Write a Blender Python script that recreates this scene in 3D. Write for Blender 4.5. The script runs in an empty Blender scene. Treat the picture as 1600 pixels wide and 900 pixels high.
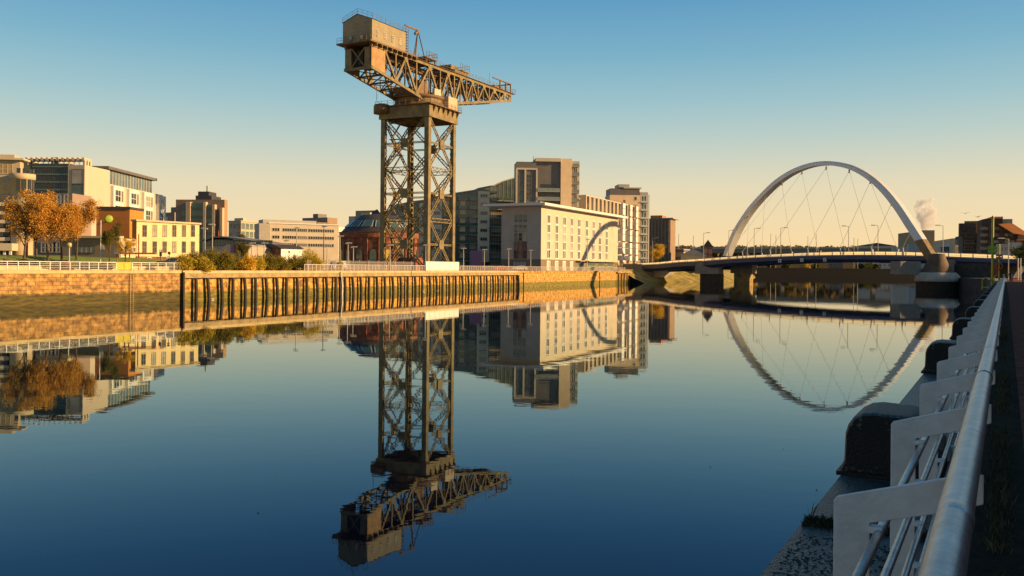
import bpy, math, random
from math import sin, cos, tan, atan2, radians as R, pi, sqrt, hypot
from mathutils import Vector, Matrix, noise as mnoise
random.seed(7)
sc = bpy.context.scene
col = sc.collection
# ------------------------------------------------------------------ camera
F = 1386.0; RHO = math.atan(.0089); HC = 5.3; PY0 = 417.6      # focal length in photo pixels, roll, eye height above water, horizon row
cd = bpy.data.cameras.new('camera'); cam = bpy.data.objects.new('camera', cd); col.objects.link(cam)
cd.sensor_width = 36; cd.lens = 36 * F / 1600; cd.shift_y = -(450 - PY0) / 1600
cd.clip_start = .05; cd.clip_end = 12000
cam.matrix_world = Matrix.Translation((0, 0, HC)) @ Matrix.Rotation(-RHO, 4, 'Y') @ Matrix.Rotation(pi / 2, 4, 'X')
sc.camera = cam
# ------------------------------------------------------------------ light
SUN_AZ = R(99); SUN_EL = R(16.5)                       # azimuth right of the view axis (+Y)
wd = bpy.data.worlds.new('World'); sc.world = wd; wd.use_nodes = True
nt = wd.node_tree; nt.nodes.clear()
def N(t, **k):
    n = nt.nodes.new(t)
    for a, b in k.items(): setattr(n, a, b)
    return n
sky = N('ShaderNodeTexSky', sky_type='NISHITA', sun_disc=False, sun_elevation=SUN_EL, sun_rotation=SUN_AZ)
sky.air_density = 1.3; sky.dust_density = 1.2; sky.ozone_density = 2.0
tc = N('ShaderNodeTexCoord'); sep = N('ShaderNodeSeparateXYZ'); nt.links.new(tc.outputs['Generated'], sep.inputs[0])
ramp = N('ShaderNodeValToRGB'); nt.links.new(sep.outputs['Z'], ramp.inputs[0])
el = ramp.color_ramp.elements
SKY = [(0.0, (7.6, 5.15, 2.55)), (.03, (7.1, 5.25, 2.85)), (.09, (5.8, 5.1, 3.5)), (.14, (3.75, 4.5, 4.1)), (.18, (2.5, 3.95, 4.3)), (.23, (1.45, 3.2, 4.2)), (.288, (.8, 2.4, 3.95)), (.36, (.5, 1.8, 3.2)), (.6, (.35, 1.2, 2.4)), (1.0, (.25, .8, 1.8))]
SM = 10.0
while len(el) < len(SKY): el.new(.5)
for e, (p, c) in zip(el, SKY): e.position = p; e.color = tuple(x / SM for x in c) + (1,)
sc_n = N('ShaderNodeVectorMath', operation='SCALE'); sc_n.inputs['Scale'].default_value = SM
nt.links.new(ramp.outputs[0], sc_n.inputs[0])
mixn = N('ShaderNodeMix', data_type='RGBA'); mixn.inputs[0].default_value = .92
nt.links.new(sky.outputs[0], mixn.inputs[6]); nt.links.new(sc_n.outputs[0], mixn.inputs[7])
bg = N('ShaderNodeBackground'); bg.inputs[1].default_value = .07
out = N('ShaderNodeOutputWorld'); nt.links.new(mixn.outputs[2], bg.inputs[0]); nt.links.new(bg.outputs[0], out.inputs[0])
sd = bpy.data.lights.new('sun', 'SUN'); sd.energy = 4.6; sd.angle = R(.5); sd.color = (1, .64, .29)
so = bpy.data.objects.new('sun', sd); col.objects.link(so)
sdir = Vector((sin(SUN_AZ) * cos(SUN_EL), cos(SUN_AZ) * cos(SUN_EL), sin(SUN_EL)))
so.rotation_euler = sdir.to_track_quat('Z', 'Y').to_euler(); so.location = (60, 60, 90)
vs = sc.view_settings; vs.view_transform = 'Standard'; vs.look = 'None'; vs.exposure = 1.0; vs.gamma = 1
sc.render.engine = 'CYCLES'; sc.cycles.volume_bounces = 3
# ------------------------------------------------------------------ survey helpers (photo ray -> real place)
def ray(px, py):
    a = (px - 800) / F; b = (PY0 - py) / F
    return Vector((a * cos(RHO) - b * sin(RHO), 1, a * sin(RHO) + b * cos(RHO)))
def hz(px): return PY0 + .0089 * (px - 800)
def at(px, Y, z=None):
    r = ray(px, hz(px)); return Vector((r.x * Y, Y, HC if z is None else z))
def zat(px, py, Y): return HC + ray(px, py).z * Y
# ------------------------------------------------------------------ materials
MATS = {}; ALB = .78
def mat(name, c, rough=.75, var=.18, scale=.8, metal=0, bump=0, c2=None, spec=None, stripes=None):
    if name in MATS: return MATS[name]
    c = tuple(x * ALB for x in c); c2 = tuple(x * ALB for x in c2) if c2 else None
    m = bpy.data.materials.new(name); m.use_nodes = True; t = m.node_tree; n = t.nodes; L = t.links
    b = n['Principled BSDF']; b.inputs['Roughness'].default_value = rough; b.inputs['Metallic'].default_value = metal
    if spec is not None: b.inputs['Specular IOR Level'].default_value = spec
    tcn = n.new('ShaderNodeTexCoord'); no = n.new('ShaderNodeTexNoise'); no.inputs['Scale'].default_value = scale
    no.inputs['Detail'].default_value = 7; no.inputs['Roughness'].default_value = .65
    L.new(tcn.outputs['Object'], no.inputs['Vector'])
    r = n.new('ShaderNodeValToRGB'); L.new(no.outputs['Fac'], r.inputs[0])
    r.color_ramp.elements[0].position = .32; r.color_ramp.elements[1].position = .68
    d = c2 or tuple(max(0, x * (1 - var * 1.4)) for x in c)
    r.color_ramp.elements[0].color = (*d, 1); r.color_ramp.elements[1].color = (*[min(1, x * (1 + var * .6)) for x in c], 1)
    src = r.outputs[0]
    if stripes:            # (axis, period, width, factor): joint lines cut across the surface
        ax, per, wdt, fac = stripes
        sp = n.new('ShaderNodeSeparateXYZ'); L.new(tcn.outputs['Object'], sp.inputs[0])
        fr = n.new('ShaderNodeMath'); fr.operation = 'MULTIPLY'; fr.inputs[1].default_value = 1 / per; L.new(sp.outputs[ax], fr.inputs[0])
        f2 = n.new('ShaderNodeMath'); f2.operation = 'FRACT'; L.new(fr.outputs[0], f2.inputs[0])
        f3 = n.new('ShaderNodeMath'); f3.operation = 'LESS_THAN'; f3.inputs[1].default_value = wdt / per; L.new(f2.outputs[0], f3.inputs[0])
        mx = n.new('ShaderNodeMix'); mx.data_type = 'RGBA'; mx.blend_type = 'MULTIPLY'; L.new(f3.outputs[0], mx.inputs[0])
        L.new(src, mx.inputs[6]); mx.inputs[7].default_value = (fac, fac, fac, 1); src = mx.outputs[2]
    L.new(src, b.inputs['Base Color'])
    if bump:
        n2 = n.new('ShaderNodeTexNoise'); n2.inputs['Scale'].default_value = scale * 9; n2.inputs['Detail'].default_value = 5; L.new(tcn.outputs['Object'], n2.inputs['Vector'])
        bu = n.new('ShaderNodeBump'); bu.inputs['Strength'].default_value = bump; bu.inputs['Distance'].default_value = .03
        L.new(n2.outputs['Fac'], bu.inputs['Height']); L.new(bu.outputs[0], b.inputs['Normal'])
    MATS[name] = m; return m
def m_brick(name, c1, c2, mortar, w=.45, h=.16, stain=None):
    m = bpy.data.materials.new(name); m.use_nodes = True; t = m.node_tree; n = t.nodes; L = t.links; b = n['Principled BSDF']
    b.inputs['Roughness'].default_value = .85
    c1, c2, mortar = [tuple(x * ALB for x in q) for q in (c1, c2, mortar)]
    tcn = n.new('ShaderNodeTexCoord'); mp = n.new('ShaderNodeMapping'); mp.inputs['Rotation'].default_value = (R(90), 0, 0)
    L.new(tcn.outputs['Object'], mp.inputs[0])
    br = n.new('ShaderNodeTexBrick'); br.inputs['Scale'].default_value = 1; br.inputs['Brick Width'].default_value = w; br.inputs['Row Height'].default_value = h
    br.inputs['Mortar Size'].default_value = h * .07; br.inputs['Color1'].default_value = (*c1, 1); br.inputs['Color2'].default_value = (*c2, 1); br.inputs['Mortar'].default_value = (*mortar, 1)
    L.new(mp.outputs[0], br.inputs['Vector'])
    no = n.new('ShaderNodeTexNoise'); no.inputs['Scale'].default_value = 1.15; no.inputs['Detail'].default_value = 9; no.inputs['Roughness'].default_value = .7; L.new(tcn.outputs['Object'], no.inputs['Vector'])
    rr = n.new('ShaderNodeValToRGB'); rr.color_ramp.elements[0].position = .38; rr.color_ramp.elements[0].color = (.24, .19, .21, 1); rr.color_ramp.elements[1].position = .62; rr.color_ramp.elements[1].color = (1.05, 1, .95, 1)
    L.new(no.outputs['Fac'], rr.inputs[0])
    mx = n.new('ShaderNodeMix'); mx.data_type = 'RGBA'; mx.blend_type = 'MULTIPLY'; mx.inputs[0].default_value = .95
    L.new(br.outputs[0], mx.inputs[6]); L.new(rr.outputs[0], mx.inputs[7]); src = mx.outputs[2]
    if stain:      # tidal growth below a ragged height
        zt, cs = stain
        sp = n.new('ShaderNodeSeparateXYZ'); L.new(tcn.outputs['Object'], sp.inputs[0])
        n3 = n.new('ShaderNodeTexNoise'); n3.inputs['Scale'].default_value = 1.6; n3.inputs['Detail'].default_value = 6; L.new(tcn.outputs['Object'], n3.inputs['Vector'])
        ma = n.new('ShaderNodeMath'); ma.operation = 'MULTIPLY_ADD'; ma.inputs[1].default_value = 1.1; L.new(n3.outputs['Fac'], ma.inputs[0]); L.new(sp.outputs[2], ma.inputs[2])
        mr = n.new('ShaderNodeMapRange'); mr.inputs[1].default_value = zt + .4; mr.inputs[2].default_value = zt + .75; mr.inputs[3].default_value = 1; mr.inputs[4].default_value = 0
        L.new(ma.outputs[0], mr.inputs[0])
        n4 = n.new('ShaderNodeTexNoise'); n4.inputs['Scale'].default_value = 3; n4.inputs['Detail'].default_value = 8
        mp4 = n.new('ShaderNodeMapping'); mp4.inputs['Scale'].default_value = (.25, 1, 1.2); L.new(tcn.outputs['Object'], mp4.inputs[0]); L.new(mp4.outputs[0], n4.inputs['Vector'])
        r4 = n.new('ShaderNodeValToRGB'); r4.color_ramp.elements[0].position = .35; r4.color_ramp.elements[1].position = .7
        r4.color_ramp.elements[0].color = (*[x * .55 for x in cs], 1); r4.color_ramp.elements[1].color = (*[x * 1.6 for x in cs], 1); L.new(n4.outputs['Fac'], r4.inputs[0])
        m2 = n.new('ShaderNodeMix'); m2.data_type = 'RGBA'; L.new(mr.outputs[0], m2.inputs[0]); L.new(src, m2.inputs[6]); L.new(r4.outputs[0], m2.inputs[7]); src = m2.outputs[2]
    L.new(src, b.inputs['Base Color'])
    bu = n.new('ShaderNodeBump'); bu.inputs['Strength'].default_value = .5; bu.inputs['Distance'].default_value = .05
    L.new(no.outputs['Fac'], bu.inputs['Height']); L.new(bu.outputs[0], b.inputs['Normal'])
    MATS[name] = m; return m
def m_leaf(name, c1, c2):
    m = bpy.data.materials.new(name); m.use_nodes = True; t = m.node_tree; n = t.nodes; L = t.links; b = n['Principled BSDF']
    b.inputs['Roughness'].default_value = .7; b.inputs['Specular IOR Level'].default_value = .2
    tcn = n.new('ShaderNodeTexCoord'); no = n.new('ShaderNodeTexNoise'); no.inputs['Scale'].default_value = 1.1; no.inputs['Detail'].default_value = 9; no.inputs['Roughness'].default_value = .75
    L.new(tcn.outputs['Object'], no.inputs['Vector']); r = n.new('ShaderNodeValToRGB'); L.new(no.outputs['Fac'], r.inputs[0])
    r.color_ramp.elements[0].position = .36; r.color_ramp.elements[1].position = .62; r.color_ramp.elements[0].color = (*c1, 1); r.color_ramp.elements[1].color = (*c2, 1)
    L.new(r.outputs[0], b.inputs['Base Color'])
    tr = n.new('ShaderNodeBsdfTranslucent'); L.new(r.outputs[0], tr.inputs[0]); ms = n.new('ShaderNodeMixShader'); ms.inputs[0].default_value = .35
    L.new(b.outputs[0], ms.inputs[1]); L.new(tr.outputs[0], ms.inputs[2]); L.new(ms.outputs[0], n['Material Output'].inputs[0])
    MATS[name] = m; return m
def m_glass(name, c, rough=.08, lo=.5, spec=.6, metal=0.):
    m = mat(name, c, rough, .3, .35, metal, c2=tuple(x * lo for x in c), spec=spec); return m
# ------------------------------------------------------------------ mesh builder
class MB:
    def __init__(s): s.v = []; s.f = []; s.m = []; s.k = []
    def add(s, vs, fs, m=0, sm=False):
        o = len(s.v); s.v += [tuple(v) for v in vs]
        for f in fs: s.f.append([o + i for i in f]); s.m.append(m); s.k.append(sm)
        return s
    def box(s, x0, x1, y0, y1, z0, z1, m=0):
        return s.add([(x, y, z) for z in (z0, z1) for x, y in ((x0, y0), (x1, y0), (x1, y1), (x0, y1))],
                     [(3, 2, 1, 0), (4, 5, 6, 7), (0, 1, 5, 4), (1, 2, 6, 5), (2, 3, 7, 6), (3, 0, 4, 7)], m)
    def prism(s, poly, z0, z1, m=0):
        n = len(poly); z0 = z0 if isinstance(z0, (list, tuple)) else [z0] * n; z1 = z1 if isinstance(z1, (list, tuple)) else [z1] * n
        return s.add([(p[0], p[1], z) for p, z in zip(poly, z0)] + [(p[0], p[1], z) for p, z in zip(poly, z1)],
                     [tuple(range(n - 1, -1, -1)), tuple(range(n, 2 * n))] + [(i, (i + 1) % n, n + (i + 1) % n, n + i) for i in range(n)], m)
    def xz(s, poly, y0, y1, m=0):      # polygon in the x-z plane extruded along y
        n = len(poly)
        return s.add([(p[0], y0, p[1]) for p in poly] + [(p[0], y1, p[1]) for p in poly],
                     [tuple(range(n)), tuple(range(2 * n - 1, n - 1, -1))] + [((i + 1) % n, i, n + i, n + (i + 1) % n) for i in range(n)], m)
    def yz(s, poly, x0, x1, m=0):
        n = len(poly)
        return s.add([(x0, p[0], p[1]) for p in poly] + [(x1, p[0], p[1]) for p in poly],
                     [tuple(range(n)), tuple(range(2 * n - 1, n - 1, -1))] + [((i + 1) % n, i, n + i, n + (i + 1) % n) for i in range(n)], m)
    def beam(s, p, q, w, h=None, m=0, up=(0, 0, 1)):
        h = h or w; p = Vector(p); q = Vector(q); d = (q - p).normalized(); u = Vector(up)
        if abs(d.dot(u)) > .98: u = Vector((1, 0, 0)) if abs(d.x) < .9 else Vector((0, 1, 0))
        a = d.cross(u).normalized() * (w / 2); b = a.normalized().cross(d).normalized() * (h / 2)
        return s.add([p - a - b, p + a - b, p + a + b, p - a + b, q - a - b, q + a - b, q + a + b, q - a + b],
                     [(0, 1, 2, 3), (7, 6, 5, 4), (1, 0, 4, 5), (2, 1, 5, 6), (3, 2, 6, 7), (0, 3, 7, 4)], m)
    def tube(s, pts, r, n=8, m=0, cap=True):
        pts = [Vector(p) for p in pts]; rs = r if isinstance(r, (list, tuple)) else [r] * len(pts); V = []; Fc = []
        for i, p in enumerate(pts):
            d = (pts[min(i + 1, len(pts) - 1)] - pts[max(i - 1, 0)]).normalized()
            u = Vector((0, 0, 1)) if abs(d.z) < .9 else Vector((1, 0, 0)); a = d.cross(u).normalized(); b = a.cross(d).normalized()
            V += [p + (a * cos(2 * pi * k / n) + b * sin(2 * pi * k / n)) * rs[i] for k in range(n)]
        for i in range(len(pts) - 1):
            Fc += [(i * n + k, i * n + (k + 1) % n, (i + 1) * n + (k + 1) % n, (i + 1) * n + k) for k in range(n)]
        s.add(V, Fc, m, n > 5)
        if cap: s.add(V[:n], [tuple(range(n))], m); s.add(V[-n:], [tuple(range(n - 1, -1, -1))], m)
        return s
    def lathe(s, c, prof, n=24, m=0, a0=0, a1=2 * pi, sm=True):
        full = abs(a1 - a0 - 2 * pi) < 1e-6; k = n if full else n + 1; V = []; Fc = []
        for r, z in prof: V += [(c[0] + r * cos(a0 + (a1 - a0) * j / n), c[1] + r * sin(a0 + (a1 - a0) * j / n), c[2] + z) for j in range(k)]
        for i in range(len(prof) - 1):
            for j in range(n): Fc.append((i * k + j, i * k + (j + 1) % k, (i + 1) * k + (j + 1) % k, (i + 1) * k + j))
        return s.add(V, Fc, m, sm)
    def lattice(s, p, q, w, t, m=0, side=(0, 0, 1), step=None):   # laced member: two chords and zigzag lacing
        p = Vector(p); q = Vector(q); d = (q - p); L = d.length; d.normalize(); a = Vector(side); a = (a - d * a.dot(d)).normalized() * (w / 2)
        s.beam(p + a, q + a, t, t, m); s.beam(p - a, q - a, t, t, m)
        n = max(2, int(L / (step or w * 1.1))); sg = 1
        for i in range(n):
            s.beam(p + d * (L * i / n) + a * sg, p + d * (L * (i + 1) / n) - a * sg, t * .6, t * .6, m); sg = -sg
        return s
    def build(s, name, mats, parent=None, loc=(0, 0, 0), rz=0):
        me = bpy.data.meshes.new(name); me.from_pydata(s.v, [], s.f)
        for mm in (mats if isinstance(mats, (list, tuple)) else [mats]): me.materials.append(mm)
        me.polygons.foreach_set('material_index', s.m); me.polygons.foreach_set('use_smooth', s.k); me.update()
        o = bpy.data.objects.new(name, me); col.objects.link(o); o.parent = parent; o.location = loc; o.rotation_euler = (0, 0, rz); return o
def put(name, me, parent, loc=(0, 0, 0), rz=0):
    o = bpy.data.objects.new(name, me); col.objects.link(o); o.parent = parent; o.location = loc; o.rotation_euler = (0, 0, rz); return o
def tag(o, label=None, cat=None, group=None, kind=None):
    if label: o['label'] = label
    if cat: o['category'] = cat
    if group: o['group'] = group
    if kind: o['kind'] = kind
    return o
def thing(name, label, cat, loc=(0, 0, 0), rz=0, group=None):
    o = bpy.data.objects.new(name, None); col.objects.link(o); o.location = loc; o.rotation_euler = (0, 0, rz); o.empty_display_size = .5
    return tag(o, label, cat, group)
def dup(root, loc, rz=0, label=None, group=None, scale=None):
    r = root.copy(); col.objects.link(r); r.location = loc; r.rotation_euler = (0, 0, rz)
    if label: r['label'] = label
    if group: r['group'] = group
    if scale: r.scale = (scale,) * 3
    for ch in list(root.children):
        c = ch.copy(); col.objects.link(c); c.parent = r
        for g in list(ch.children):
            d = g.copy(); col.objects.link(d); d.parent = c
    return r
# a building frame: origin at its near corner, local x runs along its right-hand face, local y along its left-hand face
class Fr:
    def __init__(s, px, Y, a, z=0):
        p = at(px, Y); s.o = Vector((p.x, p.y)); s.a = R(a); s.z = z
        s.u = Vector((sin(s.a), cos(s.a))); s.v = Vector((-cos(s.a), sin(s.a))); s.rz = pi / 2 - s.a
    def hit(s, px, py, w, off):
        r = ray(px, py); o = s.o + off; det = r.x * (-w.y) + w.x * r.y       # t*r.xy - k*w = o
        t = (o.x * (-w.y) + w.x * o.y) / det; k = (r.x * o.y - r.y * o.x) / det
        return k, HC + t * r.z - s.z
    def X(s, px, py=400, y=0): return s.hit(px, py, s.u, s.v * y)             # -> (x, z) on the plane local y = y
    def Yv(s, px, py=400, x=0): return s.hit(px, py, s.v, s.u * x)            # -> (y, z) on the plane local x = x
    def thing(s, name, label, cat='building', group=None): return thing(name, label, cat, (s.o.x, s.o.y, s.z), s.rz, group)
    def w(s, x, y): p = s.o + s.u * x + s.v * y; return p
WIN = {}
def wmesh(w, h, mats, nx=1, nz=1, fr=.12, prj=.07):
    k = (round(w, 2), round(h, 2), tuple(m.name for m in mats), nx, nz, fr)
    if k not in WIN:
        b = MB(); b.box(-w / 2, w / 2, -.025, .02, -h / 2, h / 2, 1)
        b.box(-w / 2, w / 2, -prj, .02, h / 2 - fr, h / 2, 0); b.box(-w / 2, w / 2, -prj - .05, .02, -h / 2, -h / 2 + fr, 0)
        for i in range(nx + 1):
            x = -w / 2 + fr / 2 + (w - fr) * i / nx; b.box(x - fr / 2, x + fr / 2, -prj + .004, .02, -h / 2 + fr, h / 2 - fr, 0)
        for i in range(1, nz):
            z = -h / 2 + h * i / nz; b.box(-w / 2 + fr, w / 2 - fr, -prj + .012, .02, z - fr / 2, z + fr / 2, 0)
        o = b.build('window', list(mats)); WIN[k] = o.data; bpy.data.objects.remove(o)
    return WIN[k]
def win(par, face, c, z, w, h, mats, nx=1, nz=1, fr=.12, off=0, name='window'):
    if mats[1] is GL_D and w < 4: mats = (mats[0], random.choice((GL_D, GL_D, GL_D2, GL_C, BLIND)))
    me = wmesh(w, h, mats, nx, nz, fr)
    return put(name, me, par, (c, off, z) if face == 'r' else (off, c, z), 0 if face == 'r' else -pi / 2)
# palette
STEEL = mat('crane_paint', (.27, .195, .075), .65, .3, .5, bump=.2, c2=(.11, .08, .035))
STEELD = mat('crane_paint_rusty', (.20, .12, .055), .7, .4, 1.2, c2=(.11, .06, .03))
SHEET = mat('crane_sheet_grey', (.32, .25, .135), .6, .2, .4, stripes=(2, .9, .05, .75))
RUST = mat('rusty_sheet', (.42, .25, .09), .7, .3, .6, c2=(.27, .14, .05))
CREAM = mat('cream_render', (.62, .52, .38), .8, .08, .3)
CREAMD = mat('buff_cladding', (.62, .48, .31), .8, .1, .3)
WHITE = mat('white_render', (.78, .75, .70), .7, .05, .3)
WPAINT = mat('white_paint', (.74, .72, .68), .5, .1, 2, c2=(.58, .55, .5))
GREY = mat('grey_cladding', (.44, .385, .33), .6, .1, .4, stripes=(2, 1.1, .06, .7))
GREYL = mat('pale_grey_cladding', (.46, .42, .36), .6, .08, .4)
DGREY = mat('dark_grey_cladding', (.17, .15, .13), .55, .15, .5)
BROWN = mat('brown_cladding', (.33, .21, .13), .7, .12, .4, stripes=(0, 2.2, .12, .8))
CONC = mat('concrete', (.26, .23, .19), .85, .22, .6, bump=.3)
CONCD = mat('damp_concrete', (.06, .05, .042), .8, .4, .8, bump=.4, c2=(.02, .017, .015))
ROOFD = mat('dark_roof', (.06, .055, .055), .7, .2, .8)
GL_T = m_glass('teal_glass', (.07, .15, .14), .06, .45)
GL_D = m_glass('dark_glass', (.035, .042, .045), .07, .5)
GL_D2 = m_glass('grey_glass', (.09, .09, .085), .1, .5)
GL_C = m_glass('curtained_glass', (.22, .18, .13), .15, .4)
BLIND = m_glass('blind_behind_glass', (.42, .37, .29), .25, .6)
GL_G = m_glass('green_glass', (.10, .17, .12), .1, .5)
GL_Y = m_glass('amber_glass', (.22, .16, .07), .12, .5)
GL_B = m_glass('balcony_glass', (.22, .26, .23), .15, .7)
FRM_L = mat('pale_frame', (.55, .5, .42), .5, .08, 1)
FRM_D = mat('dark_frame', (.07, .07, .07), .5, .1, 1)
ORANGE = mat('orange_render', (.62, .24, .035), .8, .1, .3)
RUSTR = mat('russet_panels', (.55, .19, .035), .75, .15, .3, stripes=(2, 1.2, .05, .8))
YELLOW = mat('pale_yellow_brick', (.80, .62, .33), .8, .1, .5)
BRICK = m_brick('red_brick', (.42, .14, .05), (.34, .10, .04), (.3, .2, .14), .5, .17)
STONE = m_brick('quay_sandstone', (.70, .40, .10), (.46, .27, .085), (.26, .17, .08), 1.15, .5, (1.45, (.06, .045, .006)))
STONE2 = m_brick('quay_pale_stone', (.85, .50, .10), (.72, .42, .09), (.42, .25, .07), 1.6, .6, (1.3, (.14, .11, .012)))
COPE = mat('coping_stone', (.64, .46, .22), .8, .2, .7, bump=.3)
TIMB = mat('wet_timber', (.05, .034, .018), .8, .4, 1.5, bump=.4, c2=(.016, .012, .008))
TIMBL = mat('weathered_beam', (.42, .29, .13), .8, .3, 1, bump=.3)
BLUE = mat('blue_girder_paint', (.035, .055, .13), .45, .2, .3)
ARCHW = mat('arch_white_paint', (.84, .80, .74), .45, .08, .2)
GALV = mat('galvanised_steel', (.52, .53, .54), .34, .25, 14, metal=.85, bump=.08, c2=(.36, .37, .39))
POSTG = mat('post_grey_paint', (.86, .83, .79), .6, .10, 5, bump=.15, c2=(.70, .67, .62))
BLACK = mat('black_tarred_iron', (.007, .007, .007), .5, .6, 6, bump=.5, c2=(.016, .015, .014), spec=.3)
YELP = mat('yellow_paint', (.62, .50, .03), .5, .15, 2)
LIMEP = mat('lime_paint', (.35, .50, .03), .5, .1, 2)
REDP = mat('red_paint', (.50, .03, .015), .5, .1, 2)
ORP = mat('orange_paint', (.60, .2, .04), .5, .1, 2)
BARK = mat('bark', (.13, .085, .05), .9, .4, 3, bump=.5)
GRASS = mat('lawn', (.09, .13, .02), .95, .4, 1.5, c2=(.05, .07, .012))
ASPH = mat('asphalt', (.055, .052, .05), .9, .2, 1)
PAVE = mat('paving', (.30, .26, .21), .9, .2, .5)
LAMPG = mat('lamp_glass', (.65, .6, .5), .3, .1, 2)
# ================================================================== water and land
W0 = Fr(640, 184.6, 26)                 # quay line of the far bank: local x along it, river on -y
def m_water():
    m = bpy.data.materials.new('river_water'); m.use_nodes = True; t = m.node_tree; n = t.nodes; L = t.links; b = n['Principled BSDF']
    b.inputs['Base Color'].default_value = (.002, .032, .085, 1); b.inputs['Roughness'].default_value = .012; b.inputs['IOR'].default_value = 1.44; b.inputs['Specular Tint'].default_value = (.82, .94, 1, 1)
    tcn = n.new('ShaderNodeTexCoord'); mp = n.new('ShaderNodeMapping'); mp.inputs['Scale'].default_value = (.55, 1.0, 1); mp.inputs['Rotation'].default_value = (0, 0, R(8))
    L.new(tcn.outputs['Object'], mp.inputs[0]); no = n.new('ShaderNodeTexNoise'); no.inputs['Scale'].default_value = .55; no.inputs['Detail'].default_value = 4; no.inputs['Roughness'].default_value = .5
    L.new(mp.outputs[0], no.inputs['Vector']); bu = n.new('ShaderNodeBump'); bu.inputs['Distance'].default_value = .0048
    np_ = n.new('ShaderNodeTexNoise'); np_.inputs['Scale'].default_value = .035; np_.inputs['Detail'].default_value = 3; L.new(mp.outputs[0], np_.inputs['Vector'])
    mr = n.new('ShaderNodeMapRange'); mr.inputs[1].default_value = .4; mr.inputs[2].default_value = .65; mr.inputs[3].default_value = .55; mr.inputs[4].default_value = 1.0; L.new(np_.outputs['Fac'], mr.inputs[0]); L.new(mr.outputs[0], bu.inputs['Strength'])
    L.new(no.outputs['Fac'], bu.inputs['Height']); L.new(bu.outputs[0], b.inputs['Normal'])
    fr = n.new('ShaderNodeFresnel'); fr.inputs[0].default_value = 1.5; L.new(bu.outputs[0], fr.inputs['Normal'])
    cr_ = n.new('ShaderNodeValToRGB'); L.new(fr.outputs[0], cr_.inputs[0]); e_ = cr_.color_ramp.elements; e_.new(.5)
    for q_, (p_, c_) in zip(e_, ((.2, (.52, .68, .90, 1)), (.5, (.78, .96, 1, 1)), (.85, (1, 1, 1, 1)))): q_.position = p_; q_.color = c_
    g = n.new('ShaderNodeBsdfGlossy'); g.inputs['Roughness'].default_value = .012; L.new(cr_.outputs[0], g.inputs['Color']); L.new(bu.outputs[0], g.inputs['Normal'])
    d = n.new('ShaderNodeBsdfDiffuse'); d.inputs[0].default_value = (.003, .008, .014, 1); mx = n.new('ShaderNodeMixShader')
    L.new(fr.outputs[0], mx.inputs[0]); L.new(d.outputs[0], mx.inputs[1]); L.new(g.outputs[0], mx.inputs[2]); L.new(mx.outputs[0], n['Material Output'].inputs[0]); n.remove(b); return m
tag(MB().add([(-1200, -60, 0), (2500, -60, 0), (2500, 2600, 0), (-1200, 2600, 0)], [(0, 1, 2, 3)]).build('water', m_water()), kind='structure')
XE = W0.X(985)[0]; XA = W0.X(283)[0]; XB = W0.X(808)[0]
def cut(poly, z0, z1, name, m):
    o = MB().prism(poly, z0, z1).build(name, m); return tag(o, kind='structure')
qa = W0.w(-260, .8); qe = W0.w(XE, .8)
bank = [at(px, Y) for px, Y in ((985, 316), (1035, 352), (1085, 372), (1128, 402), (1166, 560), (1168, 800))]
poly = [(qa.x, qa.y), (qe.x, qe.y)] + [(p.x - 9, p.y + 8) for p in bank[1:]] + [(-300 + bank[-1].x, 1500), (-1400, 1500), (-1400, 300)]
cut(poly[::1], -2, 4.3, 'ground', PAVE)
fb = [at(1150, 800), at(1500, 800), at(1700, 900)]
cut([(fb[0].x - 200, fb[0].y + 5), (fb[0].x, 800), (fb[1].x, 800), (fb[1].x + 500, 800), (3500, 1000), (3500, 5000), (-3500, 5000), (-3500, 1490)], -2, 6.8, 'far_ground', mat('far_land', (.12, .11, .05), .95, .4, .02))
# embankment slope under the bridge
eb = MB(); V = []
pts = [W0.w(XE - 2, 0)] + [Vector((p.x, p.y)) for p in bank[1:]]
for i, p in enumerate(pts):
    d = (pts[min(i + 1, len(pts) - 1)] - pts[max(0, i - 1)]).normalized(); nrm = Vector((d.y, -d.x))
    for k in range(7):
        q = p + nrm * (k * 2.0 - 4); V.append((q.x, q.y, 5.0 - k * 1.0 + random.uniform(-.2, .2)))
eb.add(V, [(i * 7 + k, i * 7 + k + 1, (i + 1) * 7 + k + 1, (i + 1) * 7 + k) for i in range(len(pts) - 1) for k in range(6)])
tag(eb.build('embankment', mat('embankment_grass', (.36, .27, .06), .95, .5, .25, bump=.6, c2=(.12, .10, .02))), kind='structure')
# near (south) bank
PHI = atan2(1572 - 800, F); D2 = Vector((sin(PHI), cos(PHI))); N2 = Vector((-cos(PHI), sin(PHI))); ZN = 3.5
def nr(s, l): return D2 * s + N2 * l
def nr3(s, l, z=0): p = nr(s, l); return Vector((p.x, p.y, ZN + z))
NRZ = atan2(D2.y, D2.x)                   # local x along the path, local y towards the river
rb = [nr(-40, 1.235), nr(185, 1.235)] + [Vector(at(px, Y)[:2]) for px, Y in ((1541, 226), (1484, 254), (1481, 300), (1500, 790))]
o = cut([tuple(p) for p in rb] + [(2500, 790), (2500, -40)], -2, ZN, 'south_ground', PAVE); o.data.materials.append(CONCD)
for pg in o.data.polygons:
    if abs(pg.normal.z) < .5: pg.material_index = 1
def strip(name, l0, l1, s0, s1, z, m):
    o = MB().box(s0, s1, l1, l0, -.1, z).build(name, m, None, (0, 0, ZN), NRZ); return tag(o, kind='structure')
strip('quay_edge', 1.245, .30, -30, 184, .012, mat('quay_edge_concrete', (.085, .08, .075), .42, .5, 5, bump=.8, c2=(.025, .023, .022)))
strip('quay_verge', .30, -.17, -30, 184, .008, mat('verge_soil', (.04, .028, .016), .95, .5, 4, bump=.6, c2=(.015, .011, .007), spec=.1))
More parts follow.
